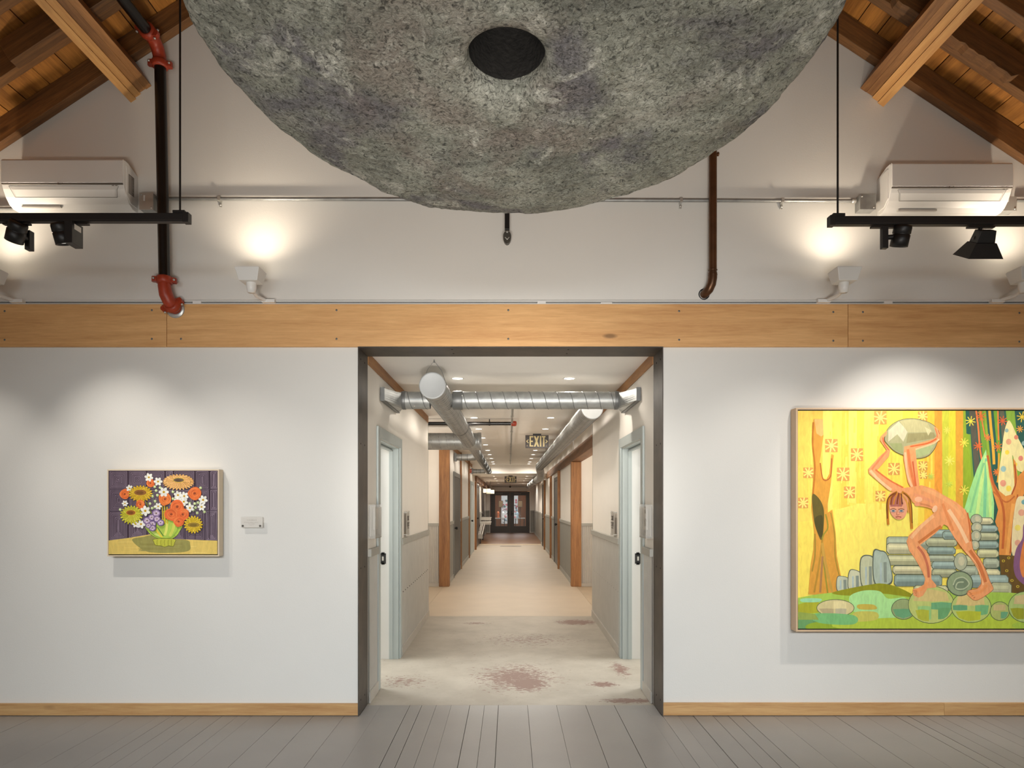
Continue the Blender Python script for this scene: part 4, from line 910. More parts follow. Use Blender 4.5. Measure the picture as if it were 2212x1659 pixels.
# ---- white lighting track on the wood band and its uplights
zt_ = zf1+.0005
t = thing('white_track', 'long thin white lighting track along the top of the fir band', 'track', (0, 4.87, zt_))
MB().box(-XE, XE, 4.868, YW-.0005, zt_, zt_+.006).box(-XE, XE, 4.868, YW-.0005, zt_+.017, zt_+.026).box(-XE, XE, 4.885, YW-.0005, zt_+.006, zt_+.017).build('track_rail', WHITEM, t)
MB().box(-XE, XE, 4.8825, 4.885, zt_+.008, zt_+.015).build('track_slot', mat('slot_dark', (60, 60, 58), .6), t)
for u in (426, 1170, 1918, 1310): MB().box(px(u-(9 if u != 1310 else 12), 4.87), px(u+(9 if u != 1310 else 12), 4.87), 4.864, 4.884, zt_+.002, zt_+(.024 if u != 1310 else .012)).build('track_connector', WHITEP, t)
def uplight(X, lab, mir):
    t = thing('uplight', lab, 'lamp', (X, 4.66, zt_), 'white uplights standing on the white track'); s_ = mir
    zb_ = zt_+.085
    hb = MB(); hb.frus((X, 4.66, zb_), .125, .11, (X, 4.655, zb_+.085), .168, .15)
    hb.build('housing', WHITEM, t, bevel=.004)
    MB().box(X-.078, X+.078, 4.585, 4.725, zb_+.0855, zb_+.0885).build('lens_rim', WHITEP, t)
    MB().box(X-.066, X+.066, 4.597, 4.713, zb_+.089, zb_+.0905).build('lens', LENS, t)
    MB().lathe([(.034, zb_+.001), (.034, zb_-.03), (.026, zb_-.065), (.0, zb_-.066)], (X, 4.67, 0), 24).build('neck', WHITEP, t)
    MB().tube([(X, 4.67, zb_-.045), (X, 4.76, zb_-.06), (X+s_*.03, 4.84, zt_+.02)], .012, 10).box(X+s_*.01, X+s_*.10, 4.835, 4.872, zt_+.003, zt_+.025).build('track_adapter', WHITEP, t)
    spot('uplight_beam', (X, 4.655, zb_+.10), (X, 4.70, 6.2), E_UP, 136, 1., .04, WARM, t)
for X, lab, mr in ((-3.555, 'white box uplight at the far left edge, only its corner showing', 1), (px(542, 4.66), 'white box uplight on the track between the red elbow and the doorway', 1), (px(1824, 4.66), 'white box uplight on the track near the right fascia joint', -1), (px(2214, 4.66), 'white box uplight at the far right edge, partly cut off', -1)):
    uplight(X, lab, mr)

# ---- black tracks with spotlights
YT = 3.85
def black_track(lab, x0, x1, ypix, xrod, s_):
    z = pz(ypix, YT); t = thing('black_track', lab, 'track', (x1 if s_ < 0 else x0, YT, z), 'suspended black lighting tracks')
    MB().box(x0, x1, YT-.018, YT+.018, z-.022, z+.026).build('track_rail', BLACK, t, bevel=.002)
    MB().box(x0, x1, YT-.0185, YT-.0178, z-.014, z-.011).build('track_groove', mat('groove_grey', (44, 40, 36), .4), t)
    xe = x1 if s_ < 0 else x0
    MB().box(xe-.001, xe-s_*.032, YT-.022, YT+.022, z-.026, z+.03).build('end_cap', BLACK, t, bevel=.002)
    MB().box(xrod-.034, xrod+.034, YT-.02, YT+.02, z+.0265, z+.042).build('feed_box', BLACK, t, bevel=.002)
    MB().tube([(xrod, YT, z+.04), (xrod, YT, rz_(xrod)+.19)], .0055, 12).build('suspension_rod', BLACK, t)
    return t, z
_, zl = black_track('suspended black lighting track on the left, in front of the left air conditioner', -4.68, px(398, YT), 472.5, px(389, YT), -1)
_, zr = black_track('suspended black lighting track on the right, below the right air conditioner', px(1802, YT), 4.68, 479, px(1809.5, YT), 1)
RIM = mat('lamp_inner_rim', (236, 232, 224), .3, emit=(1, .93, .84), es=1.2)
def cyl_spot(lab, X, z, cen, aim, box_c, bsz, e, target, size=52, label=False):
    t = thing('track_spotlight', lab, 'lamp', (X, YT, z), 'black spotlights on the suspended tracks')
    MB().box(X-.075, X+.075, YT-.012, YT+.012, z-.036, z-.0265).build('track_adapter', BLACK, t)
    bx = box_c; MB().box(bx[0]-bsz[0]/2, bx[0]+bsz[0]/2, bx[1]-bsz[1]/2, bx[1]+bsz[1]/2, bx[2]-bsz[2]/2, bx[2]+bsz[2]/2).build('driver_box', BLACK, t, bevel=.002)
    MB().tube([(bx[0], YT, z-.03), (bx[0], YT, bx[2]+bsz[2]/2-.01)], .012, 12).build('swivel', BLACK, t)
    MB().tube([bx, cen], .014, 10).build('side_pivot', BLACK, t)
    d = Vector(aim).normalized(); M = Matrix.Translation(cen) @ d.to_track_quat('Z', 'Y').to_matrix().to_4x4()
    L_ = .112; R = .0475
    h_ = MB(M).lathe([(0, -L_/2), (R*.93, -L_/2), (R, -L_/2+.012), (R, -.014), (R-.004, -.012), (R-.004, -.007), (R, -.005), (R*.98, L_/2), (R*.86, L_/2), (R*.8, L_/2-.015)], n=36).build('lamp_head', BLACK, t)
    MB(M).lathe([(0, L_/2-.012), (R*.84, L_/2-.012)], n=28).build('lamp_rim', RIM, h_)
    if label: MB().box(bx[0]+bsz[0]/2+.0002, bx[0]+bsz[0]/2+.0006, bx[1]-.03, bx[1]+.03, bx[2]+.02, bx[2]+.05).build('white_label', PAPER, t)
    p = Vector(cen)+d*(L_/2+.01); spot('spot_beam', p, target, e, size, 1., .02, NEUT, t)
X = px(37, YT); cyl_spot('black cylinder spotlight tilted to the left on the left track, leftmost', X, zl, (px(41, YT), YT-.02, zl-.082), (-.55, .35, -1), (px(46, YT), YT+.065, zl-.10), (.03, .04, .11), E_SPOT, (-2.75, YW, 1.5), 62)
X = px(163, YT); cyl_spot('black cylinder spotlight with a flat driver box on the left track, second from left', X, zl, (px(137, YT), YT-.01, zl-.09), (.13, .25, -1), (px(158, YT), YT+.005, zl-.088), (.045, .1, .125), E_SPOT*.65, (-1.75, YW, 1.0), 66, True)
X = px(1910, YT); cyl_spot('black cylinder spotlight hanging straight beside its slim driver box on the right track', X, zr, (px(1944, YT), YT-.01, zr-.085), (-.08, .3, -1), (px(1910, YT), YT, zr-.09), (.033, .03, .125), E_SPOT*.7, (1.7, YW, 1.2), 66)
# square hooded wall washer
X = px(2118, YT); t = thing('track_spotlight', 'black square-hooded wall washer on the right track, rightmost', 'lamp', (X, YT, zr), 'black spotlights on the suspended tracks')
MB().box(X-.075, X+.075, YT-.012, YT+.012, zr-.036, zr-.0265).build('track_adapter', BLACK, t)
MB().tube([(X, YT, zr-.03), (X-.005, YT, zr-.07)], .011, 10).lathe([(0, -.01), (.02, -.01), (.02, .01), (0, .01)], (X-.02, YT, zr-.095), 16, axis='y').build('swivel', BLACK, t)
M = Matrix.Translation((X+.012, YT, zr-.105)) @ Matrix.Rotation(.5, 4, 'X')
MB(M).frus((0, 0, -.01), .105, .07, (0, 0, .055), .085, .06).build('lamp_head', BLACK, t, bevel=.002)
MB(M).frus((0, 0, -.088), .195, .16, (0, 0, -.01), .115, .085).build('hood', BLACK, t, bevel=.001)
MB(M).box(-.085, .085, -.065, .065, -.0895, -.0885).build('lamp_rim', RIM, t)
spot('spot_beam', M @ Vector((0, 0, -.10)), (2.9, YW, 1.3), E_SPOT*1.6, 84, .8, .03, NEUT, t)
# beams added out of view on the same tracks to brighten the wall
spot('track_fill', (-3.75, YT, zl-.12), (-3.8, YW, 1.2), E_SPOT*.55, 60, .8, .02, NEUT)
spot('track_fill', (3.7, YT, zr-.12), (3.9, YW, 1.2), E_SPOT*.8, 70, .8, .02, NEUT)

# ================================================================== PAINTINGS
def smooth(pts, n=6):
    out = []; k = len(pts)
    for i in range(k):
        p0, p1, p2, p3 = [Vector(pts[(i+j-1) % k]) for j in range(4)]
        for s in range(n):
            t = s/n; out.append(tuple(.5*((2*p1)+(-p0+p2)*t+(2*p0-5*p1+4*p2-p3)*t*t+(-p0+3*p1-3*p2+p3)*t**3)))
    return out
class Canvas:
    def __init__(s, tf, Y, rect): s.tf = tf; s.Y = Y; s.rect = rect; s.v = []; s.f = []; s.c = []; s.k = 0
    def _tri(s, tri, col):
        x0, y0, x1, y1 = s.rect; P = list(tri)
        for ax, lim, sg in ((0, x0, 1), (0, x1, -1), (1, y0, 1), (1, y1, -1)):
            Q = []
            for i in range(len(P)):
                a, b = P[i], P[(i+1) % len(P)]; ia = (a[ax]-lim)*sg >= 0; ib = (b[ax]-lim)*sg >= 0
                if ia: Q.append(a)
                if ia != ib:
                    t = (lim-a[ax])/(b[ax]-a[ax]); Q.append((a[0]+(b[0]-a[0])*t, a[1]+(b[1]-a[1])*t))
            P = Q
            if len(P) < 3: return
        b = len(s.v); y = s.Y-s.k*1.2e-5
        for p in P: X, Z = s.tf(p[0], p[1]); s.v.append((X, y, Z))
        s.f.append(tuple(range(b, b+len(P)))); s.c.append((col, len(P)))
    def poly(s, pts, col, sm=False):
        if sm: pts = smooth(pts)
        s.k += 1; col = (*lin(col), 1)
        for t in tessellate_polygon([[Vector((p[0], p[1], 0)) for p in pts]]): s._tri([pts[i][:2] for i in t], col)
    def rect_(s, x0, y0, x1, y1, col): s.poly([(x0, y0), (x1, y0), (x1, y1), (x0, y1)], col)
    def ell(s, cx, cy, rx, ry, col, rot=0., n=18):
        s.poly([(cx+rx*math.cos(a)*math.cos(rot)-ry*math.sin(a)*math.sin(rot), cy+rx*math.cos(a)*math.sin(rot)+ry*math.sin(a)*math.cos(rot)) for a in [2*PI*i/n for i in range(n)]], col)
    def stroke(s, pts, w, col, taper=False):
        pts = [Vector(p) for p in pts]; L, R = [], []; n = len(pts)
        for i, p in enumerate(pts):
            t = (pts[min(i+1, n-1)]-pts[max(i-1, 0)]).normalized(); q = Vector((-t.y, t.x)); ww = w/2*(1 if not taper else max(.15, math.sin(PI*(i+.3)/(n-.4))))
            L.append(tuple(p+q*ww)); R.append(tuple(p-q*ww))
        s.k += 1; c = (*lin(col), 1)
        for i in range(n-1): s._tri([L[i], R[i], R[i+1]], c); s._tri([L[i], R[i+1], L[i+1]], c)
    def line(s, pts, w, col): s.stroke(curve(pts), w, col)
    def outline(s, pts, w, col): q = smooth(pts); s.stroke(q+[q[0]], w, col)
    def build(s, parent, name='canvas'):
        me = bpy.data.meshes.new(name); o_ = Vector(parent['_o']); me.from_pydata([tuple(Vector(v)-o_) for v in s.v], [], s.f); me.materials.append(PAINT)
        at = me.color_attributes.new('paint', 'FLOAT_COLOR', 'CORNER'); buf = []
        for c, n in s.c: buf += list(c)*n
        at.data.foreach_set('color', buf); me.update(); o = bpy.data.objects.new(name, me); COL.objects.link(o); o.parent = parent; o['_o'] = parent['_o']; return o
def curve(pts, n=5):
    if len(pts) < 3: return [tuple(p) for p in pts]
    P = [pts[0]]+list(pts)+[pts[-1]]; out = []
    for i in range(len(P)-3):
        p0, p1, p2, p3 = [Vector(P[i+j]) for j in range(4)]
        for s in range(n):
            t = s/n; out.append(tuple(.5*((2*p1)+(-p0+p2)*t+(2*p0-5*p1+4*p2-p3)*t*t+(-p0+3*p1-3*p2+p3)*t**3)))
    out.append(tuple(pts[-1])); return out
R_ = random.Random(11)
def jit(c, d=14): k = R_.uniform(-d, d); return tuple(max(0, min(255, v+k)) for v in c)
def framed(lab, X0, X1, Z0, Z1, Yf, fw, fmat, face=.004):
    t = thing('framed_painting', lab, 'painting', ((X0+X1)/2, YW, Z0))
    f = MB().box(X0, X1, Yf, YW-.012, Z0, Z0+fw).box(X0, X1, Yf, YW-.012, Z1-fw, Z1).box(X0, X0+fw, Yf, YW-.012, Z0+fw, Z1-fw).box(X1-fw, X1, Yf, YW-.012, Z0+fw, Z1-fw)
    f.build('frame', fmat, t, bevel=.001)
    MB().box(X0+fw, X1-fw, Yf+.012, YW-.012, Z0+fw, Z1-fw).build('backing', BLACK, t)
    MB().box(X0+.1, X1-.1, YW-.0125, YW, Z1-.2, Z1-.16).build('hanging_cleat', PLYP, t)
    return t
FR1 = mat('cream_frame', (226, 208, 180), .5, var=.03); FR2 = mat('pale_wood_frame', (214, 184, 150), .5, var=.05)
# ---- flowers
Y1f = YW-.082; Yc = Y1f+.0025
tfa = lambda u, v: (px(210+u/5.672, Yc), pz(980+v/5.672, Yc))
X0, Z1 = px(231.5, Y1f), pz(1014, Y1f); X1, Z0 = px(473, Y1f), pz(1202, Y1f)
t = framed('small framed still life of sunflowers and orange roses in a green bowl', X0, X1, Z0, Z1, Y1f, .0085, FR1)
c = Canvas(tfa, Yc, (143, 208, 1473, 1232)); bx0, bz0 = tfa(140, 1236); bx1, bz1 = tfa(1477, 204)
MB().box(bx0, bx1, Yc+.0003, Y1f+.0118, bz0, bz1).build('canvas_edge', mat('canvas_side', (96, 82, 60), .7), t)
c.rect_(140, 200, 1480, 1240, (98, 84, 98))
tiles = [(148, 210, 372, 428), (388, 210, 600, 420), (612, 210, 826, 430), (838, 210, 930, 430), (938, 210, 1192, 430), (1206, 210, 1368, 430), (1382, 210, 1478, 430),
         (148, 440, 385, 700), (395, 430, 600, 700), (610, 440, 830, 690), (840, 440, 930, 700), (938, 440, 1190, 700), (1206, 440, 1372, 690), (1382, 440, 1478, 690),
         (148, 710, 372, 1060), (386, 710, 610, 1040), (620, 700, 930, 1000), (938, 700, 1072, 1050), (1084, 700, 1318, 1060), (1330, 700, 1478, 1064)]
for (a, b, e, f) in tiles:
    c.rect_(a, b, e, f, jit((122, 106, 120), 10)); i = 0
    while min(e-a, f-b)/2-9*i > 9:
        q = i*15.5+3; j = lambda: R_.uniform(-2.5, 2.5)
        if e-a-2*q < 8 or f-b-2*q < 8: break
        p = [(a+q+j(), b+q+j()), (e-q+j(), b+q+j()), (e-q+j(), f-q+j()), (a+q+j(), f-q+j())]
        c.stroke(p+[p[0]], 8, (60, 44, 58) if i % 1 == 0 else (60, 46, 60)); i += 1
        p = [(u+(6 if u < (a+e)/2 else -6), v+(6 if v < (b+f)/2 else -6)) for u, v in p]
        if i % 2: c.stroke(p+[p[0]], 3, (140, 124, 136))
for x_ in (379, 606, 832, 934, 1199, 1376): c.stroke([(x_, 208), (x_+3, 1050)], 9, (56, 38, 50))
c.poly([(140, 1064), (400, 1030), (650, 988), (960, 1046), (1300, 1060), (1480, 1066), (1480, 1240), (140, 1240)], (228, 198, 106))
for i in range(26):
    y = R_.uniform(1075, 1225); x = R_.uniform(150, 1200); c.stroke([(x, y), (x+R_.uniform(60, 240), y+R_.uniform(-6, 6))], R_.uniform(5, 12), jit((230, 202, 112), 9))
c.poly([(430, 1050), (560, 1020), (700, 995), (850, 1040), (1100, 1060), (1140, 1110), (1120, 1190), (900, 1215), (640, 1205), (520, 1150)], (156, 150, 84), True)
for i in range(22):
    y = R_.uniform(1060, 1195); c.stroke([(R_.uniform(500, 620), y), (R_.uniform(950, 1110), y+R_.uniform(-6, 6))], 6, jit((160, 152, 86), 14))
# green bowl and stems
bowl = [(590, 880), (625, 955), (690, 1012), (790, 1050), (890, 1052), (975, 1005), (1020, 940), (1045, 880), (950, 830), (800, 800), (680, 830)]
c.poly(bowl, (178, 206, 84), True)
for pts, w, col in (([(640, 900), (700, 980), (790, 1020)], 34, (206, 224, 120)), ([(860, 850), (850, 930), (830, 1000)], 30, (226, 226, 110)), ([(950, 840), (930, 930), (890, 1010)], 34, (212, 218, 96)), ([(740, 900), (780, 960), (815, 1010)], 10, (80, 112, 50)), ([(700, 890), (760, 980), (800, 1030)], 20, (236, 206, 70)), ([(1000, 880), (980, 950), (930, 1010)], 20, (150, 184, 70)), ([(640, 940), (720, 1010), (860, 1040), (960, 1000)], 12, (140, 176, 60))): c.line(pts, w, col)
c.outline(bowl, 5, (96, 110, 40))
c.poly([(705, 1045), (945, 1045), (950, 1095), (932, 1135), (880, 1128), (830, 1142), (780, 1128), (720, 1122), (698, 1085)], (196, 196, 70), True)
for x in (740, 785, 830, 875, 915): c.line([(x, 1056), (x-4, 1090), (x, 1128)], 6, (140, 138, 40))
c.outline([(705, 1045), (945, 1045), (950, 1095), (932, 1135), (880, 1128), (830, 1142), (780, 1128), (720, 1122), (698, 1085)], 5, (96, 96, 30))
for x, y0 in ((800, 640), (830, 640), (858, 650), (822, 700)): c.line([(x, y0), (x+4, y0+90), (x+6, 860)], 14, (216, 190, 48)); c.line([(x+8, y0+10), (x+12, 840)], 3, (120, 96, 30))
c.line([(600, 590), (640, 680), (680, 760)], 14, (130, 138, 50)); c.line([(610, 610), (650, 700)], 4, (70, 80, 30))
def buds(lst):
    for x, y in lst: c.ell(x, y, 17, 17, (190, 206, 140)); c.ell(x-4, y-5, 8, 8, (232, 238, 200))
buds([(708, 405), (773, 416), (725, 452), (740, 508), (681, 521), (712, 582), (650, 612), (676, 668), (709, 652), (930, 466), (932, 552), (911, 614), (1269, 419), (1135, 610), (1197, 612), (1238, 600), (1207, 660), (1316, 712), (1228, 725), (286, 684), (1150, 640), (1180, 690), (1290, 640)])
for pts in ([(700, 470), (690, 560), (720, 640)], [(1160, 560), (1150, 640), (1190, 700)], [(1240, 600), (1200, 680), (1230, 730)]): c.line(pts, 4, (130, 150, 110))
def rose(cx, cy, r, col=(232, 116, 56)):
    c.poly([(cx+r*(1+R_.uniform(-.1, .1))*math.cos(a), cy+r*(1+R_.uniform(-.1, .1))*math.sin(a)) for a in [2*PI*i/10 for i in range(10)]], col, True)
    for i in range(9):
        rr = r*(.2+.085*i); a0 = R_.uniform(0, 6.3); c.stroke([(cx+rr*math.cos(a0+k*.3), cy+rr*.85*math.sin(a0+k*.3)) for k in range(8)], 6, (190, 80, 40) if i % 2 else (246, 150, 84), True)
    c.ell(cx, cy, r*.2, r*.17, (150, 70, 40))
def daisy(cx, cy, r, a0=0.):
    for i in range(6):
        a = a0+2*PI*i/6; c.ell(cx+math.cos(a)*r*.55, cy+math.sin(a)*r*.55, r*.5, r*.32, jit((240, 238, 228), 8), a)
    for i in range(6):
        a = a0+2*PI*i/6+.4; c.stroke([(cx+math.cos(a)*r*.35, cy+math.sin(a)*r*.35), (cx+math.cos(a)*r*.85, cy+math.sin(a)*r*.85)], 2.5, (196, 200, 190))
    c.ell(cx, cy, r*.26, r*.24, (214, 178, 48)); c.ell(cx+1, cy+2, r*.13, r*.1, (170, 120, 40))
def sunflower(cx, cy, rx, ry, pc, cc, crx, cry, coff=(0, 0), a0=0, a1=2*PI, n=22, plen=1.):
    for lay in (0, 1):
        for i in range(n):
            a = a0+(a1-a0)*(i+.5*lay)/n; s_ = 1-.2*lay
            ex, ey = cx+rx*s_*math.cos(a), cy+ry*s_*math.sin(a); mx_, my_ = (cx+coff[0]+ex)/2, (cy+coff[1]+ey)/2; L = math.hypot(ex-cx-coff[0], ey-cy-coff[1])/2; an = math.atan2(ey-cy-coff[1], ex-cx-coff[0])
            c.ell(mx_, my_, L*1.03, 15*plen+2, (104, 80, 36), an, 12); c.ell(mx_, my_, L, 15*plen, jit(pc, 16), an, 12)
            c.stroke([(mx_-L*.5*math.cos(an), my_-L*.5*math.sin(an)), (mx_+L*.6*math.cos(an), my_+L*.6*math.sin(an))], 3, tuple(v*.75 for v in pc))
    c.ell(cx+coff[0], cy+coff[1], crx+6, cry+6, (226, 190, 60)); c.ell(cx+coff[0], cy+coff[1], crx, cry, cc); c.ell(cx+coff[0]-4, cy+coff[1]+3, crx*.6, cry*.55, tuple(v*.8 for v in cc))
rose(340, 495, 62); rose(655, 360, 52); daisy(400, 424, 42, .3); daisy(637, 290, 52, .2); daisy(750, 342, 52)
sunflower(535, 490, 150, 105, (226, 186, 52), (150, 100, 50), 76, 36, (-2, -14), n=20)
sunflower(1000, 350, 195, 100, (240, 184, 112), (112, 92, 74), 64, 24, (5, -26), n=26)
rose(535, 620, 56); daisy(348, 610, 38); daisy(596, 700, 62, .4); daisy(480, 862, 44); daisy(545, 862, 54, .2)
sunflower(428, 752, 142, 120, (206, 200, 62), (160, 96, 40), 56, 30, (-6, -30), n=20)
rose(840, 556, 80, (230, 124, 60)); daisy(825, 470, 60)
for p in ((998, 508), (1075, 520), (1002, 578), (1070, 588)): daisy(p[0], p[1], 52, .3)
rose(1203, 486, 80); daisy(1306, 566, 55, .2); daisy(1288, 652, 48); daisy(1145, 664, 52, .5); daisy(758, 645, 44)
for x, y, r in ((990, 650, 86), (918, 742, 78), (1058, 742, 76), (1010, 830, 66)): rose(x, y, r, (232, 112, 58))
sunflower(1188, 868, 118, 112, (220, 186, 44), (158, 130, 50), 76, 30, (4, 4), n=18)
for x, y, r in ((735, 730, 54), (625, 820, 52), (680, 780, 44), (745, 800, 46), (790, 845, 44), (690, 860, 46), (690, 910, 44), (640, 880, 38)):
    c.ell(x, y, r, r*.92, (112, 88, 134)); c.ell(x, y, r*.8, r*.7, (166, 142, 176))
    for i in range(5):
        a = 2*PI*i/5+x; c.ell(x+r*.45*math.cos(a), y+r*.4*math.sin(a), r*.26, r*.22, jit((206, 186, 204), 12), a)
    c.ell(x, y, r*.2, r*.14, (110, 92, 60))
c.build(t)

# ---- large painting
Y2f = YW-.10; Yc2 = Y2f+.0035
tfb = lambda u, v: (px(1690+u/3.0723, Yc2), pz(860+v/3.0723, Yc2))
X0, Z1 = px(1719.5, Y2f), pz(881, Y2f); X1, Z0 = tfb(2290, 0)[0]+.016, pz(1364.5, Y2f)
t = framed('large yellow and green painting of a bending figure lifting a boulder, pale wood frame', X0, X1, Z0, Z1, Y2f, .0125, FR2)
bx0, bz0 = tfb(103, 1530); bx1, bz1 = tfb(2290, 84)
c = Canvas(tfb, Yc2, (103, 84, 2288, 1529)); MB().box(bx0, bx1, Yc2+.0006, Y2f+.0118, bz0, bz1).build('canvas_edge', mat('canvas_side_dark', (60, 56, 30), .7), t)
YEL = (252, 228, 98)
c.rect_(100, 80, 2290, 1535, YEL)
for a, b, col, y1 in ((103, 200, (250, 216, 96), 820), (200, 270, (248, 206, 88), 760), (270, 330, (252, 232, 112), 740), (330, 400, (252, 226, 96), 720), (395, 440, (248, 208, 82), 740), (440, 495, (252, 234, 110), 700), (495, 545, (250, 214, 84), 700), (545, 640, (254, 234, 104), 700), (640, 700, (250, 214, 84), 700), (700, 800, (253, 226, 92), 700), (800, 870, (252, 214, 80), 700), (870, 940, (253, 222, 84), 900), (940, 1010, (250, 196, 70), 900), (1010, 1060, (240, 160, 62), 1000), (1060, 1105, (206, 206, 70), 1000), (1105, 1150, (226, 214, 66), 1000), (1150, 1200, (226, 166, 62), 1000), (1200, 1235, (150, 178, 56), 1000)):
    c.poly([(a, 80), (b, 80), (b+R_.uniform(-4, 8), y1), (a+R_.uniform(-8, 4), y1+R_.uniform(-10, 10))], col)
c.rect_(490, 700, 900, 1100, (254, 236, 112)); c.poly([(103, 825), (200, 810), (200, 1320), (103, 1340)], (250, 224, 96)); c.poly([(350, 740), (500, 705), (900, 700), (900, 1240), (360, 1240)], (254, 234, 108))
for i in range(60):
    x = R_.uniform(110, 1000); y = R_.uniform(90, 600); c.stroke([(x, y), (x+R_.uniform(-6, 6), y+R_.uniform(80, 260))], R_.uniform(4, 14), jit((252, 224, 98), 12))
# right-hand dark green wood of stripes
c.poly([(1215, 80), (2290, 80), (2290, 1200), (1400, 1200), (1235, 600)], (52, 96, 84))
for a, b, col in ((1238, 1275, (96, 92, 78)), (1300, 1335, (120, 160, 60)), (1335, 1350, (150, 178, 60)), (1400, 1425, (120, 164, 56)), (1440, 1470, (104, 104, 84)), (1482, 1540, (140, 178, 68)), (1600, 1630, (196, 170, 70)), (1680, 1740, (120, 164, 56)), (1820, 1860, (230, 170, 60)), (1920, 2000, (150, 178, 60)), (2060, 2120, (96, 92, 78))):
    c.poly([(a, 80), (b, 80), (b+50, 620), (a+50, 620)], col)
for pts, w, col in (([(1285, 80), (1300, 200), (1310, 330), (1325, 420)], 12, (236, 128, 70)), ([(1310, 80), (1345, 260)], 8, (236, 128, 70)), ([(1374, 80), (1384, 200), (1398, 330), (1404, 440)], 18, (230, 176, 66)), ([(1430, 80), (1434, 280)], 10, (232, 134, 66)), ([(1437, 365), (1432, 520), (1425, 560)], 12, (226, 170, 60)), ([(1238, 240), (1250, 420), (1262, 560)], 20, (134, 168, 60))): c.line(pts, w, col)
c.poly([(1205, 230), (1235, 240), (1262, 620), (1240, 800), (1200, 800)], (150, 176, 50))
def burst(cx, cy, r, col, w=7, n=8, sq=None):
    if sq: c.rect_(cx-r*.9, cy-r*.95, cx+r*.9, cy+r*.95, sq)
    for i in range(n):
        a = PI*i/n*1.0+.2; c.stroke([(cx-r*math.cos(a), cy-r*math.sin(a)), (cx+r*math.cos(a), cy+r*math.sin(a))], w, col, False)
for x, y, r in ((650, 130, 46), (325, 315, 46), (495, 375, 44), (403, 505, 46), (172, 495, 36), (740, 470, 42), (445, 625, 40), (650, 650, 36), (138, 695, 36), (930, 120, 34), (932, 450, 32), (935, 510, 26)):
    burst(x, y, r, (252, 230, 124), 9, 4, (222, 158, 82))
for x, y, r, col in ((1248, 153, 34, (232, 220, 78)), (1316, 120, 34, (222, 110, 60)), (1460, 150, 32, (222, 104, 62)), (1575, 205, 24, (230, 160, 70)), (1362, 262, 24, (236, 128, 70)), (1298, 318, 30, (222, 106, 56)), (1428, 322, 32, (222, 120, 62)), (1420, 492, 24, (232, 130, 62)), (1590, 125, 36, (236, 206, 76)), (1205, 295, 32, (236, 226, 90)), (1108, 415, 34, (240, 230, 110)), (1092, 213, 24, (232, 220, 100)), (1105, 570, 24, (206, 216, 84)), (1205, 610, 34, (238, 226, 90)), (985, 520, 24, (206, 216, 96)), (1780, 200, 34, (236, 206, 76)), (1900, 420, 30, (232, 130, 62))):
    burst(x, y, r, col, 6, 4)
# mint cone
c.poly([(1350, 340), (1290, 470), (1245, 600), (1205, 740), (1230, 800), (1400, 830), (1404, 700), (1385, 560), (1362, 430)], (166, 226, 146))
for pts, w, col in (([(1350, 380), (1320, 560), (1290, 780)], 22, (200, 234, 142)), ([(1352, 400), (1345, 600), (1340, 790)], 20, (130, 204, 150)), ([(1356, 420), (1372, 600), (1380, 790)], 20, (196, 232, 140)), ([(1335, 430), (1280, 620), (1245, 760)], 14, (140, 206, 140))): c.line(pts, w, col)
# dotted pale cones and the branching tree
c.poly([(1495, 152), (1470, 230), (1450, 380), (1430, 560), (1450, 640), (1500, 650), (1540, 600), (1525, 380), (1560, 480), (1640, 480), (1610, 360), (1560, 260), (1520, 170)], (240, 226, 160), True)
for x, y, r, col in ((1487, 215, 12, (150, 180, 170)), (1500, 290, 18, (232, 170, 130)), (1490, 360, 14, (244, 216, 80)), (1465, 470, 18, (160, 196, 190)), (1463, 565, 20, (232, 160, 130)), (1500, 600, 18, (246, 218, 90)), (1550, 260, 14, (226, 140, 110)), (1580, 400, 16, (226, 140, 120)), (1600, 300, 14, (150, 180, 170)), (1545, 440, 12, (244, 216, 80))): c.ell(x, y, r, r*1.1, col)
tree = [(1355, 345), (1372, 440), (1390, 540), (1430, 610), (1480, 650), (1515, 640), (1538, 580), (1530, 400), (1545, 420), (1560, 520), (1600, 480), (1660, 300), (1670, 420), (1640, 560), (1600, 640), (1560, 740), (1540, 860), (1515, 1045), (1435, 1040), (1440, 900), (1410, 820), (1430, 740), (1400, 640), (1370, 520)]
c.poly(tree, (226, 148, 74))
for pts, w, col in (([(1360, 380), (1395, 560), (1450, 680), (1470, 800), (1460, 1000)], 16, (196, 104, 56)), ([(1530, 700), (1510, 860), (1490, 1040)], 22, (240, 170, 90)), ([(1560, 640), (1530, 820), (1510, 1030)], 8, (180, 90, 48)), ([(1540, 440), (1548, 560), (1520, 640)], 8, (176, 84, 50)), ([(1400, 620), (1480, 690), (1540, 650)], 10, (200, 112, 60))): c.line(pts, w, col)
c.poly([(1545, 700), (1604, 650), (1700, 660), (1720, 1040), (1530, 1060)], (238, 220, 170), True)
for x, y, r, col in ((1585, 760, 22, (232, 170, 140)), (1560, 860, 20, (240, 220, 110)), (1560, 960, 20, (232, 170, 140)), (1600, 690, 16, (120, 170, 170)), (1640, 820, 20, (140, 180, 180))): c.ell(x, y, r, r, col)
c.poly([(1435, 1040), (1530, 1045), (1640, 1060), (1640, 1310), (1500, 1290), (1450, 1180)], (110, 84, 42))
for x, y in ((1465, 1080), (1487, 1145), (1522, 1210), (1560, 1250), (1500, 1060), (1560, 1120)): c.ell(x, y, 11, 9, (196, 170, 60)); c.ell(x, y, 5, 4, (90, 66, 36))
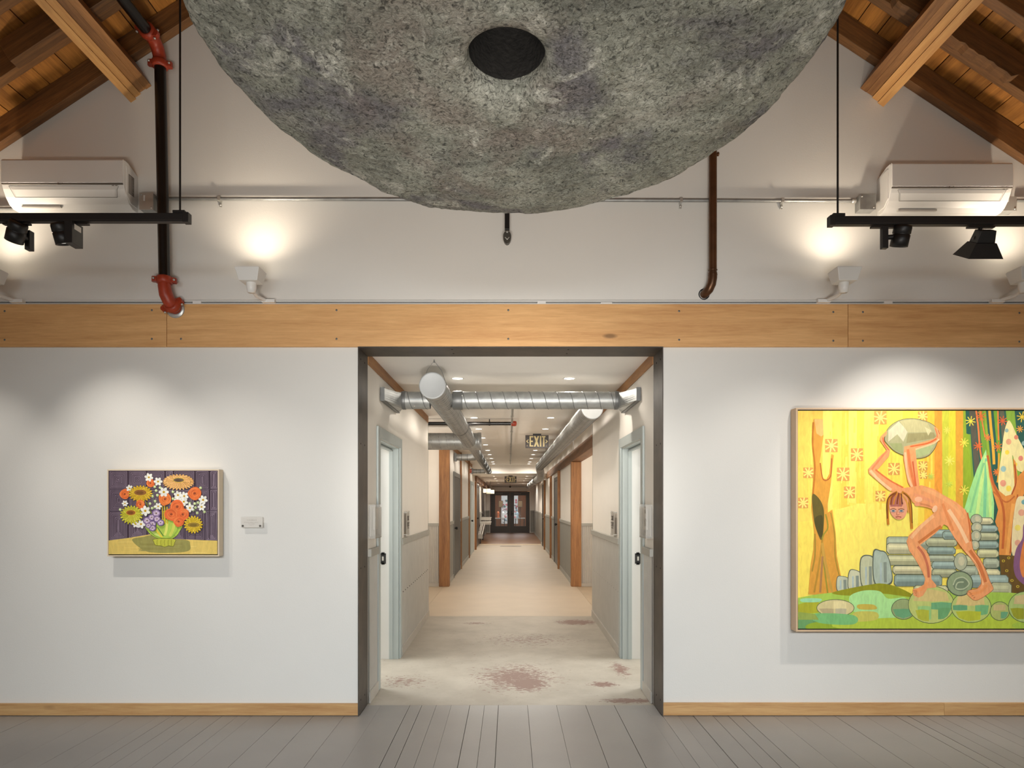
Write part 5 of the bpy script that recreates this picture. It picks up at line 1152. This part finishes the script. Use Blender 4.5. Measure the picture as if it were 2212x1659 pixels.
# second figure cut by the frame: purple and orange legs
c.poly([(1604, 830), (1590, 930), (1550, 1000), (1532, 1100), (1545, 1180), (1590, 1230), (1620, 1240), (1600, 1180), (1575, 1100), (1600, 1010), (1680, 940), (1690, 830)], (140, 96, 130), True)
c.poly([(1606, 940), (1580, 1040), (1575, 1130), (1600, 1190), (1640, 1100), (1660, 960)], (226, 136, 74), True)
# log trunk figure on the left
c.poly([(208, 138), (200, 260), (212, 420), (200, 620), (192, 720), (210, 880), (206, 1000), (188, 1100), (172, 1300), (300, 1310), (360, 1300), (392, 1200), (360, 1050), (352, 900), (330, 740), (300, 760), (300, 700), (322, 560), (330, 470), (340, 380), (325, 370), (312, 500), (290, 540), (262, 530), (246, 430), (272, 250), (268, 140)], (222, 158, 62))
c.poly([(210, 140), (268, 140), (272, 245), (255, 255), (225, 235)], (240, 186, 110)); c.line([(205, 160), (200, 300), (215, 460), (202, 640)], 10, (196, 118, 40)); c.line([(250, 430), (270, 540), (318, 520), (326, 400)], 8, (180, 104, 44))
c.poly([(196, 650), (222, 645), (262, 700), (276, 780), (262, 940), (230, 890), (206, 800)], (104, 92, 40), True); c.poly([(214, 800), (262, 780), (268, 860), (258, 925), (232, 890)], (82, 74, 34), True)
for pts, w, col in (([(285, 770), (300, 860), (262, 960), (300, 1300)], 10, (160, 146, 52)), ([(262, 940), (250, 1060), (210, 1290)], 12, (186, 140, 52)), ([(320, 760), (345, 900), (350, 1060), (385, 1210)], 9, (176, 140, 50)), ([(262, 960), (285, 1100), (330, 1290)], 18, (206, 160, 70)), ([(215, 900), (215, 1040), (196, 1150)], 10, (170, 138, 52)), ([(265, 1050), (250, 1290)], 14, (176, 128, 76))): c.line(pts, w, col)
# log pile
LG = [(176, 184, 158), (206, 204, 158), (150, 170, 158), (186, 188, 150), (160, 180, 170), (216, 210, 166)]
logs = [(690, 918, 1090, 1010), (690, 960, 880, 1036), (920, 870, 1150, 925), (950, 925, 1160, 985), (960, 985, 1150, 1040), (690, 1040, 1010, 1110), (960, 1040, 1150, 1085), (730, 1110, 1010, 1170), (990, 1080, 1160, 1140), (990, 1130, 1160, 1190), (740, 1170, 1060, 1250), (1150, 1040, 1290, 1110), (1180, 1110, 1300, 1190), (1290, 790, 1400, 840), (1300, 840, 1430, 890), (1300, 890, 1436, 945), (1290, 945, 1436, 1000), (1290, 1000, 1436, 1060), (1330, 1060, 1440, 1130), (1340, 1130, 1446, 1200), (1240, 1170, 1500, 1260), (1380, 1220, 1520, 1330), (1060, 880, 1160, 940), (870, 1240, 1100, 1300)]
for i, (a, b, e, f) in enumerate(logs):
    q = [(a, b+10), (a+14, b), (e-16, b+2), (e, b+20), (e-2, f-10), (e-18, f), (a+12, f), (a-2, f-18)]
    c.poly(q, (104, 112, 92)); q2 = [(u+(4 if u < (a+e)/2 else -4), v+(4 if v < (b+f)/2 else -5)) for u, v in q]; col = LG[(i*5) % 6]; c.poly(q2, col)
    c.rect_(a+14, f-(f-b)*.42, e-20, f-7, tuple(v*.84 for v in col)); c.stroke([(a+16, b+(f-b)*.3), (e-22, b+(f-b)*.33)], (f-b)*.2, tuple(min(255, v*1.1) for v in col))
for q, col in (([(360, 1190), (395, 1180), (440, 1200), (436, 1275), (362, 1280)], (196, 200, 170)), ([(440, 1150), (480, 1138), (525, 1170), (520, 1262), (436, 1270)], (206, 206, 172)), ([(515, 1070), (570, 1040), (612, 1080), (612, 1240), (525, 1250)], (196, 198, 160)), ([(600, 1020), (650, 1010), (690, 1030), (720, 1120), (722, 1230), (610, 1235)], (176, 190, 172))):
    c.poly(q, (96, 104, 90), True); cx_ = sum(p[0] for p in q)/len(q); cy_ = sum(p[1] for p in q)/len(q); c.poly([(cx_+(u-cx_)*.9, cy_+(v-cy_)*.92) for u, v in q], col, True); c.stroke([(cx_+14, cy_-20), (cx_+16, max(p[1] for p in q)-12)], 20, (140, 150, 136)); c.stroke([(cx_-14, cy_-16), (cx_-14, max(p[1] for p in q)-12)], 12, (176, 192, 188))
for x, y, rx, ry in ((1285, 805, 36, 32), (1287, 858, 34, 32), (1282, 915, 32, 36), (1275, 975, 28, 30), (1180, 1085, 42, 56)): c.ell(x, y, rx+4, ry+4, (96, 100, 84)); c.ell(x, y, rx, ry, (180, 184, 154)); c.ell(x+6, y-4, rx*.5, ry*.55, (206, 200, 164))
# ground
c.poly([(100, 1325), (240, 1300), (420, 1280), (560, 1240), (640, 1228), (760, 1250), (860, 1310), (1100, 1280), (1500, 1290), (1640, 1300), (2290, 1290), (2290, 1535), (100, 1535)], (170, 204, 84))
for q, col in (([(330, 1290), (560, 1240), (680, 1232), (800, 1270), (870, 1320), (700, 1300), (560, 1290), (440, 1310)], (150, 150, 34)), ([(440, 1330), (520, 1280), (640, 1280), (700, 1330), (820, 1330), (800, 1460), (520, 1450)], (178, 230, 150)), ([(104, 1370), (230, 1350), (240, 1420), (104, 1420)], (176, 176, 48)), ([(104, 1450), (300, 1440), (330, 1500), (104, 1535)], (110, 160, 100)), ([(200, 1490), (520, 1460), (500, 1535), (180, 1535)], (150, 176, 50)), ([(450, 1470), (1300, 1450), (1604, 1480), (1604, 1535), (450, 1535)], (186, 206, 70)), ([(500, 1370), (600, 1370), (620, 1400), (510, 1400)], (208, 186, 80)), ([(480, 1420), (620, 1420), (620, 1470), (470, 1480)], (206, 200, 96)), ([(215, 1440), (460, 1440), (430, 1480), (220, 1480)], (120, 190, 150)), ([(130, 1330), (250, 1330), (240, 1352), (130, 1352)], (160, 220, 170)), ([(1604, 1480), (2290, 1470), (2290, 1535), (1604, 1535)], (170, 200, 76))): c.poly(q, col, True)
def boulder(cx, cy, rx, ry, bands):
    c.ell(cx, cy, rx+4, ry+4, (84, 100, 70), 0, 30); c.ell(cx, cy, rx, ry, bands[0], 0, 30)
    for k, (dx0, dy0, dx1, dy1, col) in enumerate(bands[1:]):
        q = []
        for (u, v) in ((dx0, dy0), ((dx0+dx1)/2, dy0-.04), (dx1, dy0), (dx1, dy1), ((dx0+dx1)/2, dy1+.03), (dx0, dy1)):
            l = math.hypot(u, v); s_ = .95/l if l > .95 else 1; q.append((cx+u*rx*s_, cy+v*ry*s_))
        c.poly(q, col)
boulder(350, 1392, 122, 54, [(216, 202, 146), (-.9, .1, -.1, .9, (186, 170, 128)), (-.1, -.8, .6, .1, (232, 218, 160)), (0, .1, .6, .8, (190, 182, 148))])
c.poly([(210, 1430), (470, 1440), (470, 1500), (240, 1490)], (126, 190, 120), True); c.poly([(104, 1418), (215, 1432), (240, 1470), (104, 1470)], (150, 168, 80))
boulder(800, 1400, 76, 66, [(158, 172, 118), (-.9, 0, .9, .9, (112, 168, 120))])
boulder(985, 1370, 150, 122, [(196, 206, 120), (-.8, -.8, .8, -.2, (216, 196, 128)), (.0, -.1, .9, .25, (116, 176, 124)), (-.6, .1, 0, .8, (160, 206, 130)), (.3, .2, .9, .8, (112, 168, 112)), (-.7, .3, -.1, .9, (186, 190, 66))])
boulder(1250, 1385, 130, 102, [(190, 206, 120), (-.8, -.8, .7, -.1, (220, 196, 128)), (-.95, -.1, -.2, .2, (108, 168, 122)), (.2, -.1, .9, .5, (124, 186, 126)), (-.8, .3, .5, .9, (190, 196, 60))])
boulder(1440, 1413, 62, 60, [(180, 190, 110), (-.7, -.7, .6, -.1, (206, 186, 130)), (.1, .1, .9, .8, (112, 170, 126))])
boulder(1610, 1385, 112, 100, [(176, 198, 120), (-.7, -.8, .7, -.2, (210, 190, 136)), (-.9, .1, -.1, .8, (160, 164, 50)), (.0, .0, .9, .6, (140, 206, 140))])
boulder(1840, 1390, 100, 96, [(180, 196, 120), (-.7, -.8, .7, -.1, (214, 196, 136)), (-.5, .1, .6, .8, (120, 180, 126))])
c.ell(1175, 1230, 88, 84, (84, 96, 78), 0, 26); c.ell(1175, 1230, 82, 77, (150, 166, 128), 0, 26); c.ell(1180, 1236, 52, 46, (124, 140, 112)); c.line([(1130, 1240), (1150, 1200), (1200, 1190), (1236, 1230), (1200, 1265), (1150, 1262), (1160, 1225), (1200, 1220)], 8, (186, 196, 160))
# lifted boulder
c.poly([(676, 270), (700, 200), (770, 150), (860, 136), (960, 158), (1020, 200), (1030, 260), (1010, 330), (960, 385), (880, 400), (800, 378), (740, 350), (690, 300)], (176, 172, 128), True)
for q, col in (([(700, 215), (770, 155), (830, 220), (800, 290), (760, 240), (700, 290)], (214, 208, 172)), ([(775, 152), (870, 140), (960, 165), (990, 225), (830, 228)], (196, 188, 138)), ([(830, 235), (1000, 228), (1020, 262), (820, 300)], (160, 152, 106)), ([(705, 300), (790, 300), (800, 372), (740, 345)], (160, 166, 112)), ([(870, 330), (1010, 300), (970, 370), (890, 396)], (178, 190, 134)), ([(940, 190), (985, 215), (965, 250)], (216, 208, 160))): c.poly(q, col)
c.outline([(676, 270), (700, 200), (770, 150), (860, 136), (960, 158), (1020, 200), (1030, 260), (1010, 330), (960, 385), (880, 400), (800, 378), (740, 350), (690, 300)], 3, (92, 92, 70))
# bending figure
SK, SH_, HL = (242, 164, 108), (222, 128, 74), (250, 200, 150)
c.poly([(690, 215), (650, 255), (645, 280), (690, 345), (640, 390), (568, 470), (572, 500), (700, 610), (750, 625), (860, 600), (790, 595), (625, 480), (705, 385), (714, 345), (672, 290), (672, 262), (690, 240)], SK)
c.line([(580, 480), (640, 545), (720, 610)], 18, HL); c.line([(615, 475), (700, 540), (800, 595)], 10, (228, 120, 66)); c.line([(690, 350), (640, 410), (590, 475)], 12, (240, 140, 90)); c.line([(665, 262), (672, 300), (704, 345)], 9, (232, 110, 76))
# far forearm and hand over the boulder, then the upper arm
c.poly([(806, 322), (900, 300), (1000, 272), (1022, 250), (1003, 190), (1020, 196), (1045, 225), (1046, 280), (1000, 296), (880, 345), (906, 575), (866, 620), (830, 560), (800, 400)], SK)
for pts, w, col in (([(830, 340), (850, 480), (880, 600)], 18, (230, 130, 76)), ([(812, 360), (826, 500), (858, 590)], 14, (252, 196, 150)), ([(880, 340), (1000, 300), (1036, 272)], 10, HL), ([(846, 322), (960, 300), (1020, 270)], 9, (224, 108, 60)), ([(862, 420), (880, 560), (886, 600)], 10, (222, 108, 66)), ([(1010, 200), (1022, 232), (1024, 262)], 6, (224, 116, 76)), ([(1030, 212), (1040, 240)], 4, (180, 84, 54))): c.line(pts, w, col)
body = [(715, 625), (780, 600), (860, 588), (920, 578), (1000, 602), (1060, 640), (1150, 690), (1210, 740), (1245, 820), (1250, 920), (1262, 1000), (1310, 1070), (1350, 1150), (1372, 1210), (1396, 1262), (1380, 1285), (1330, 1320), (1290, 1340), (1262, 1338), (1222, 1300), (1232, 1276), (1290, 1262), (1316, 1230), (1312, 1160), (1270, 1090), (1200, 1010), (1140, 930), (1092, 850), (1070, 838), (1010, 900), (920, 968), (912, 975), (950, 1010), (975, 1060), (985, 1130), (985, 1200), (1018, 1240), (1016, 1256), (960, 1262), (930, 1310), (900, 1324), (866, 1308), (862, 1268), (900, 1258), (935, 1236), (945, 1200), (925, 1150), (880, 1070), (838, 1010), (820, 950), (838, 910), (900, 850), (960, 800), (1005, 760), (1000, 740), (960, 725), (900, 715), (860, 690), (840, 650)]
c.poly(body, SK)
for pts, w, col in (([(930, 600), (1040, 650), (1140, 720), (1200, 800)], 26, (246, 176, 118)), ([(1100, 740), (1170, 850), (1225, 960)], 24, (252, 204, 156)), ([(1060, 700), (1090, 780), (1130, 880)], 18, (234, 146, 88)), ([(1000, 780), (920, 850), (850, 930)], 22, (250, 190, 136)), ([(1050, 850), (980, 900), (900, 960)], 18, (212, 124, 66)), ([(850, 960), (890, 1040), (940, 1140), (962, 1220)], 20, (248, 172, 112)), ([(895, 985), (935, 1040), (962, 1120), (968, 1190)], 16, (204, 116, 84)), ([(1240, 1010), (1300, 1100), (1345, 1220)], 22, (214, 124, 72)), ([(1215, 1015), (1290, 1120), (1330, 1240)], 12, (250, 186, 130)), ([(880, 1280), (930, 1262), (960, 1225)], 18, (246, 160, 96)), ([(1240, 1300), (1310, 1285), (1355, 1240)], 18, (244, 158, 96)), ([(1225, 760), (1240, 860), (1245, 950)], 10, (206, 112, 60)), ([(870, 640), (930, 660), (1000, 690)], 20, (238, 158, 112)), ([(900, 700), (960, 712), (1005, 735)], 12, (222, 140, 90))): c.line(pts, w, col)
c.ell(900, 672, 26, 18, (250, 190, 148)); c.ell(893, 705, 20, 12, (238, 158, 118)); c.ell(1008, 735, 16, 24, (250, 200, 158), .4)
for i in range(4): c.line([(866+i*5, 1276+i*10), (890, 1280+i*9)], 3, (170, 88, 50)); c.line([(1228+i*12, 1284+i*14), (1246+i*10, 1290+i*10)], 3, (170, 88, 50))
for i in (1, 2, 3): pass
c.stroke(curve([body[i] for i in range(7, 27)]), 2.5, (176, 96, 54))
# head with fringe and eyes
c.poly([(705, 640), (780, 620), (830, 650), (826, 740), (806, 790), (768, 806), (730, 785), (708, 735)], (236, 164, 126), True)
c.poly([(722, 640), (770, 625), (800, 700), (790, 720), (712, 720)], (178, 108, 96))
for x, y in ((733, 748), (786, 748)):
    c.ell(x, y, 19, 9, (196, 166, 150)); c.ell(x, y, 9, 7, (96, 116, 130)); c.line([(x-20, y-8), (x, y-15), (x+20, y-8)], 4, (110, 56, 30)); c.line([(x-17, y+8), (x, y+12), (x+17, y+7)], 3, (176, 120, 110))
c.line([(759, 745), (755, 772), (766, 776), (772, 770)], 4, (190, 110, 84)); c.line([(748, 790), (766, 787), (786, 790)], 6, (164, 74, 58)); c.line([(752, 797), (768, 800), (782, 796)], 3, (206, 120, 90))
for pts, w, col in (([(760, 622), (715, 650), (697, 720), (700, 840)], 15, (196, 124, 40)), ([(755, 625), (706, 655), (692, 700), (694, 800)], 7, (112, 60, 24)), ([(790, 622), (835, 660), (848, 740), (856, 868)], 17, (200, 130, 46)), ([(800, 628), (842, 670), (856, 740), (858, 830)], 6, (112, 60, 24)), ([(780, 628), (822, 690), (834, 760)], 12, (222, 156, 70)), ([(752, 630), (724, 660), (716, 708)], 12, (144, 76, 40)), ([(762, 628), (742, 670), (734, 706)], 10, (206, 132, 50)), ([(770, 630), (760, 680), (758, 704)], 9, (128, 62, 34)), ([(778, 632), (776, 680), (778, 712)], 8, (190, 112, 46)), ([(786, 634), (790, 680), (792, 704)], 7, (104, 54, 28))): c.line(pts, w, col)
c.build(t)

# ---- label card by the small painting
t = thing('wall_label', 'small clear label card on two standoffs right of the flower painting', 'label', (px(546, 4.87), YW, pz(1140, 4.87)))
yl = YW-.03; x0, x1, z0, z1 = px(520.5, yl), px(567.5, yl), pz(1139.5, yl), pz(1117, yl)
MB().box(x0, x1, yl, yl+.004, z0, z1).build('card', mat('frosted_card', (232, 228, 220), .3, var=0, alpha=.75), t)
rnd = random.Random(3); g = MB(); H_ = z1-z0
for f0, f1, zc_, hh in ((.28, .72, .72, .005), (.15, .82, .50, .0036), (.34, .66, .36, .0034), (.40, .58, .22, .003)):
    x = x0+(x1-x0)*f0
    while x < x0+(x1-x0)*f1:
        w_ = rnd.uniform(.001, .0022); g.box(x, x+w_, yl-.0004, yl-.0001, z0+H_*zc_-hh/2, z0+H_*zc_+hh/2*rnd.uniform(.5, 1)); x += w_+rnd.choice([.0009, .0012, .0035])
g.build('fine_print', mat('faint_print', (168, 162, 154), .8), t)
for u in (524.5, 562): MB().tube([(px(u, yl), yl-.004, pz(1136, yl)), (px(u, yl), YW-.0003, pz(1136, yl))], .0075, 14).build('standoff', mat('standoff_metal', (120, 116, 108), .3, .9), t)
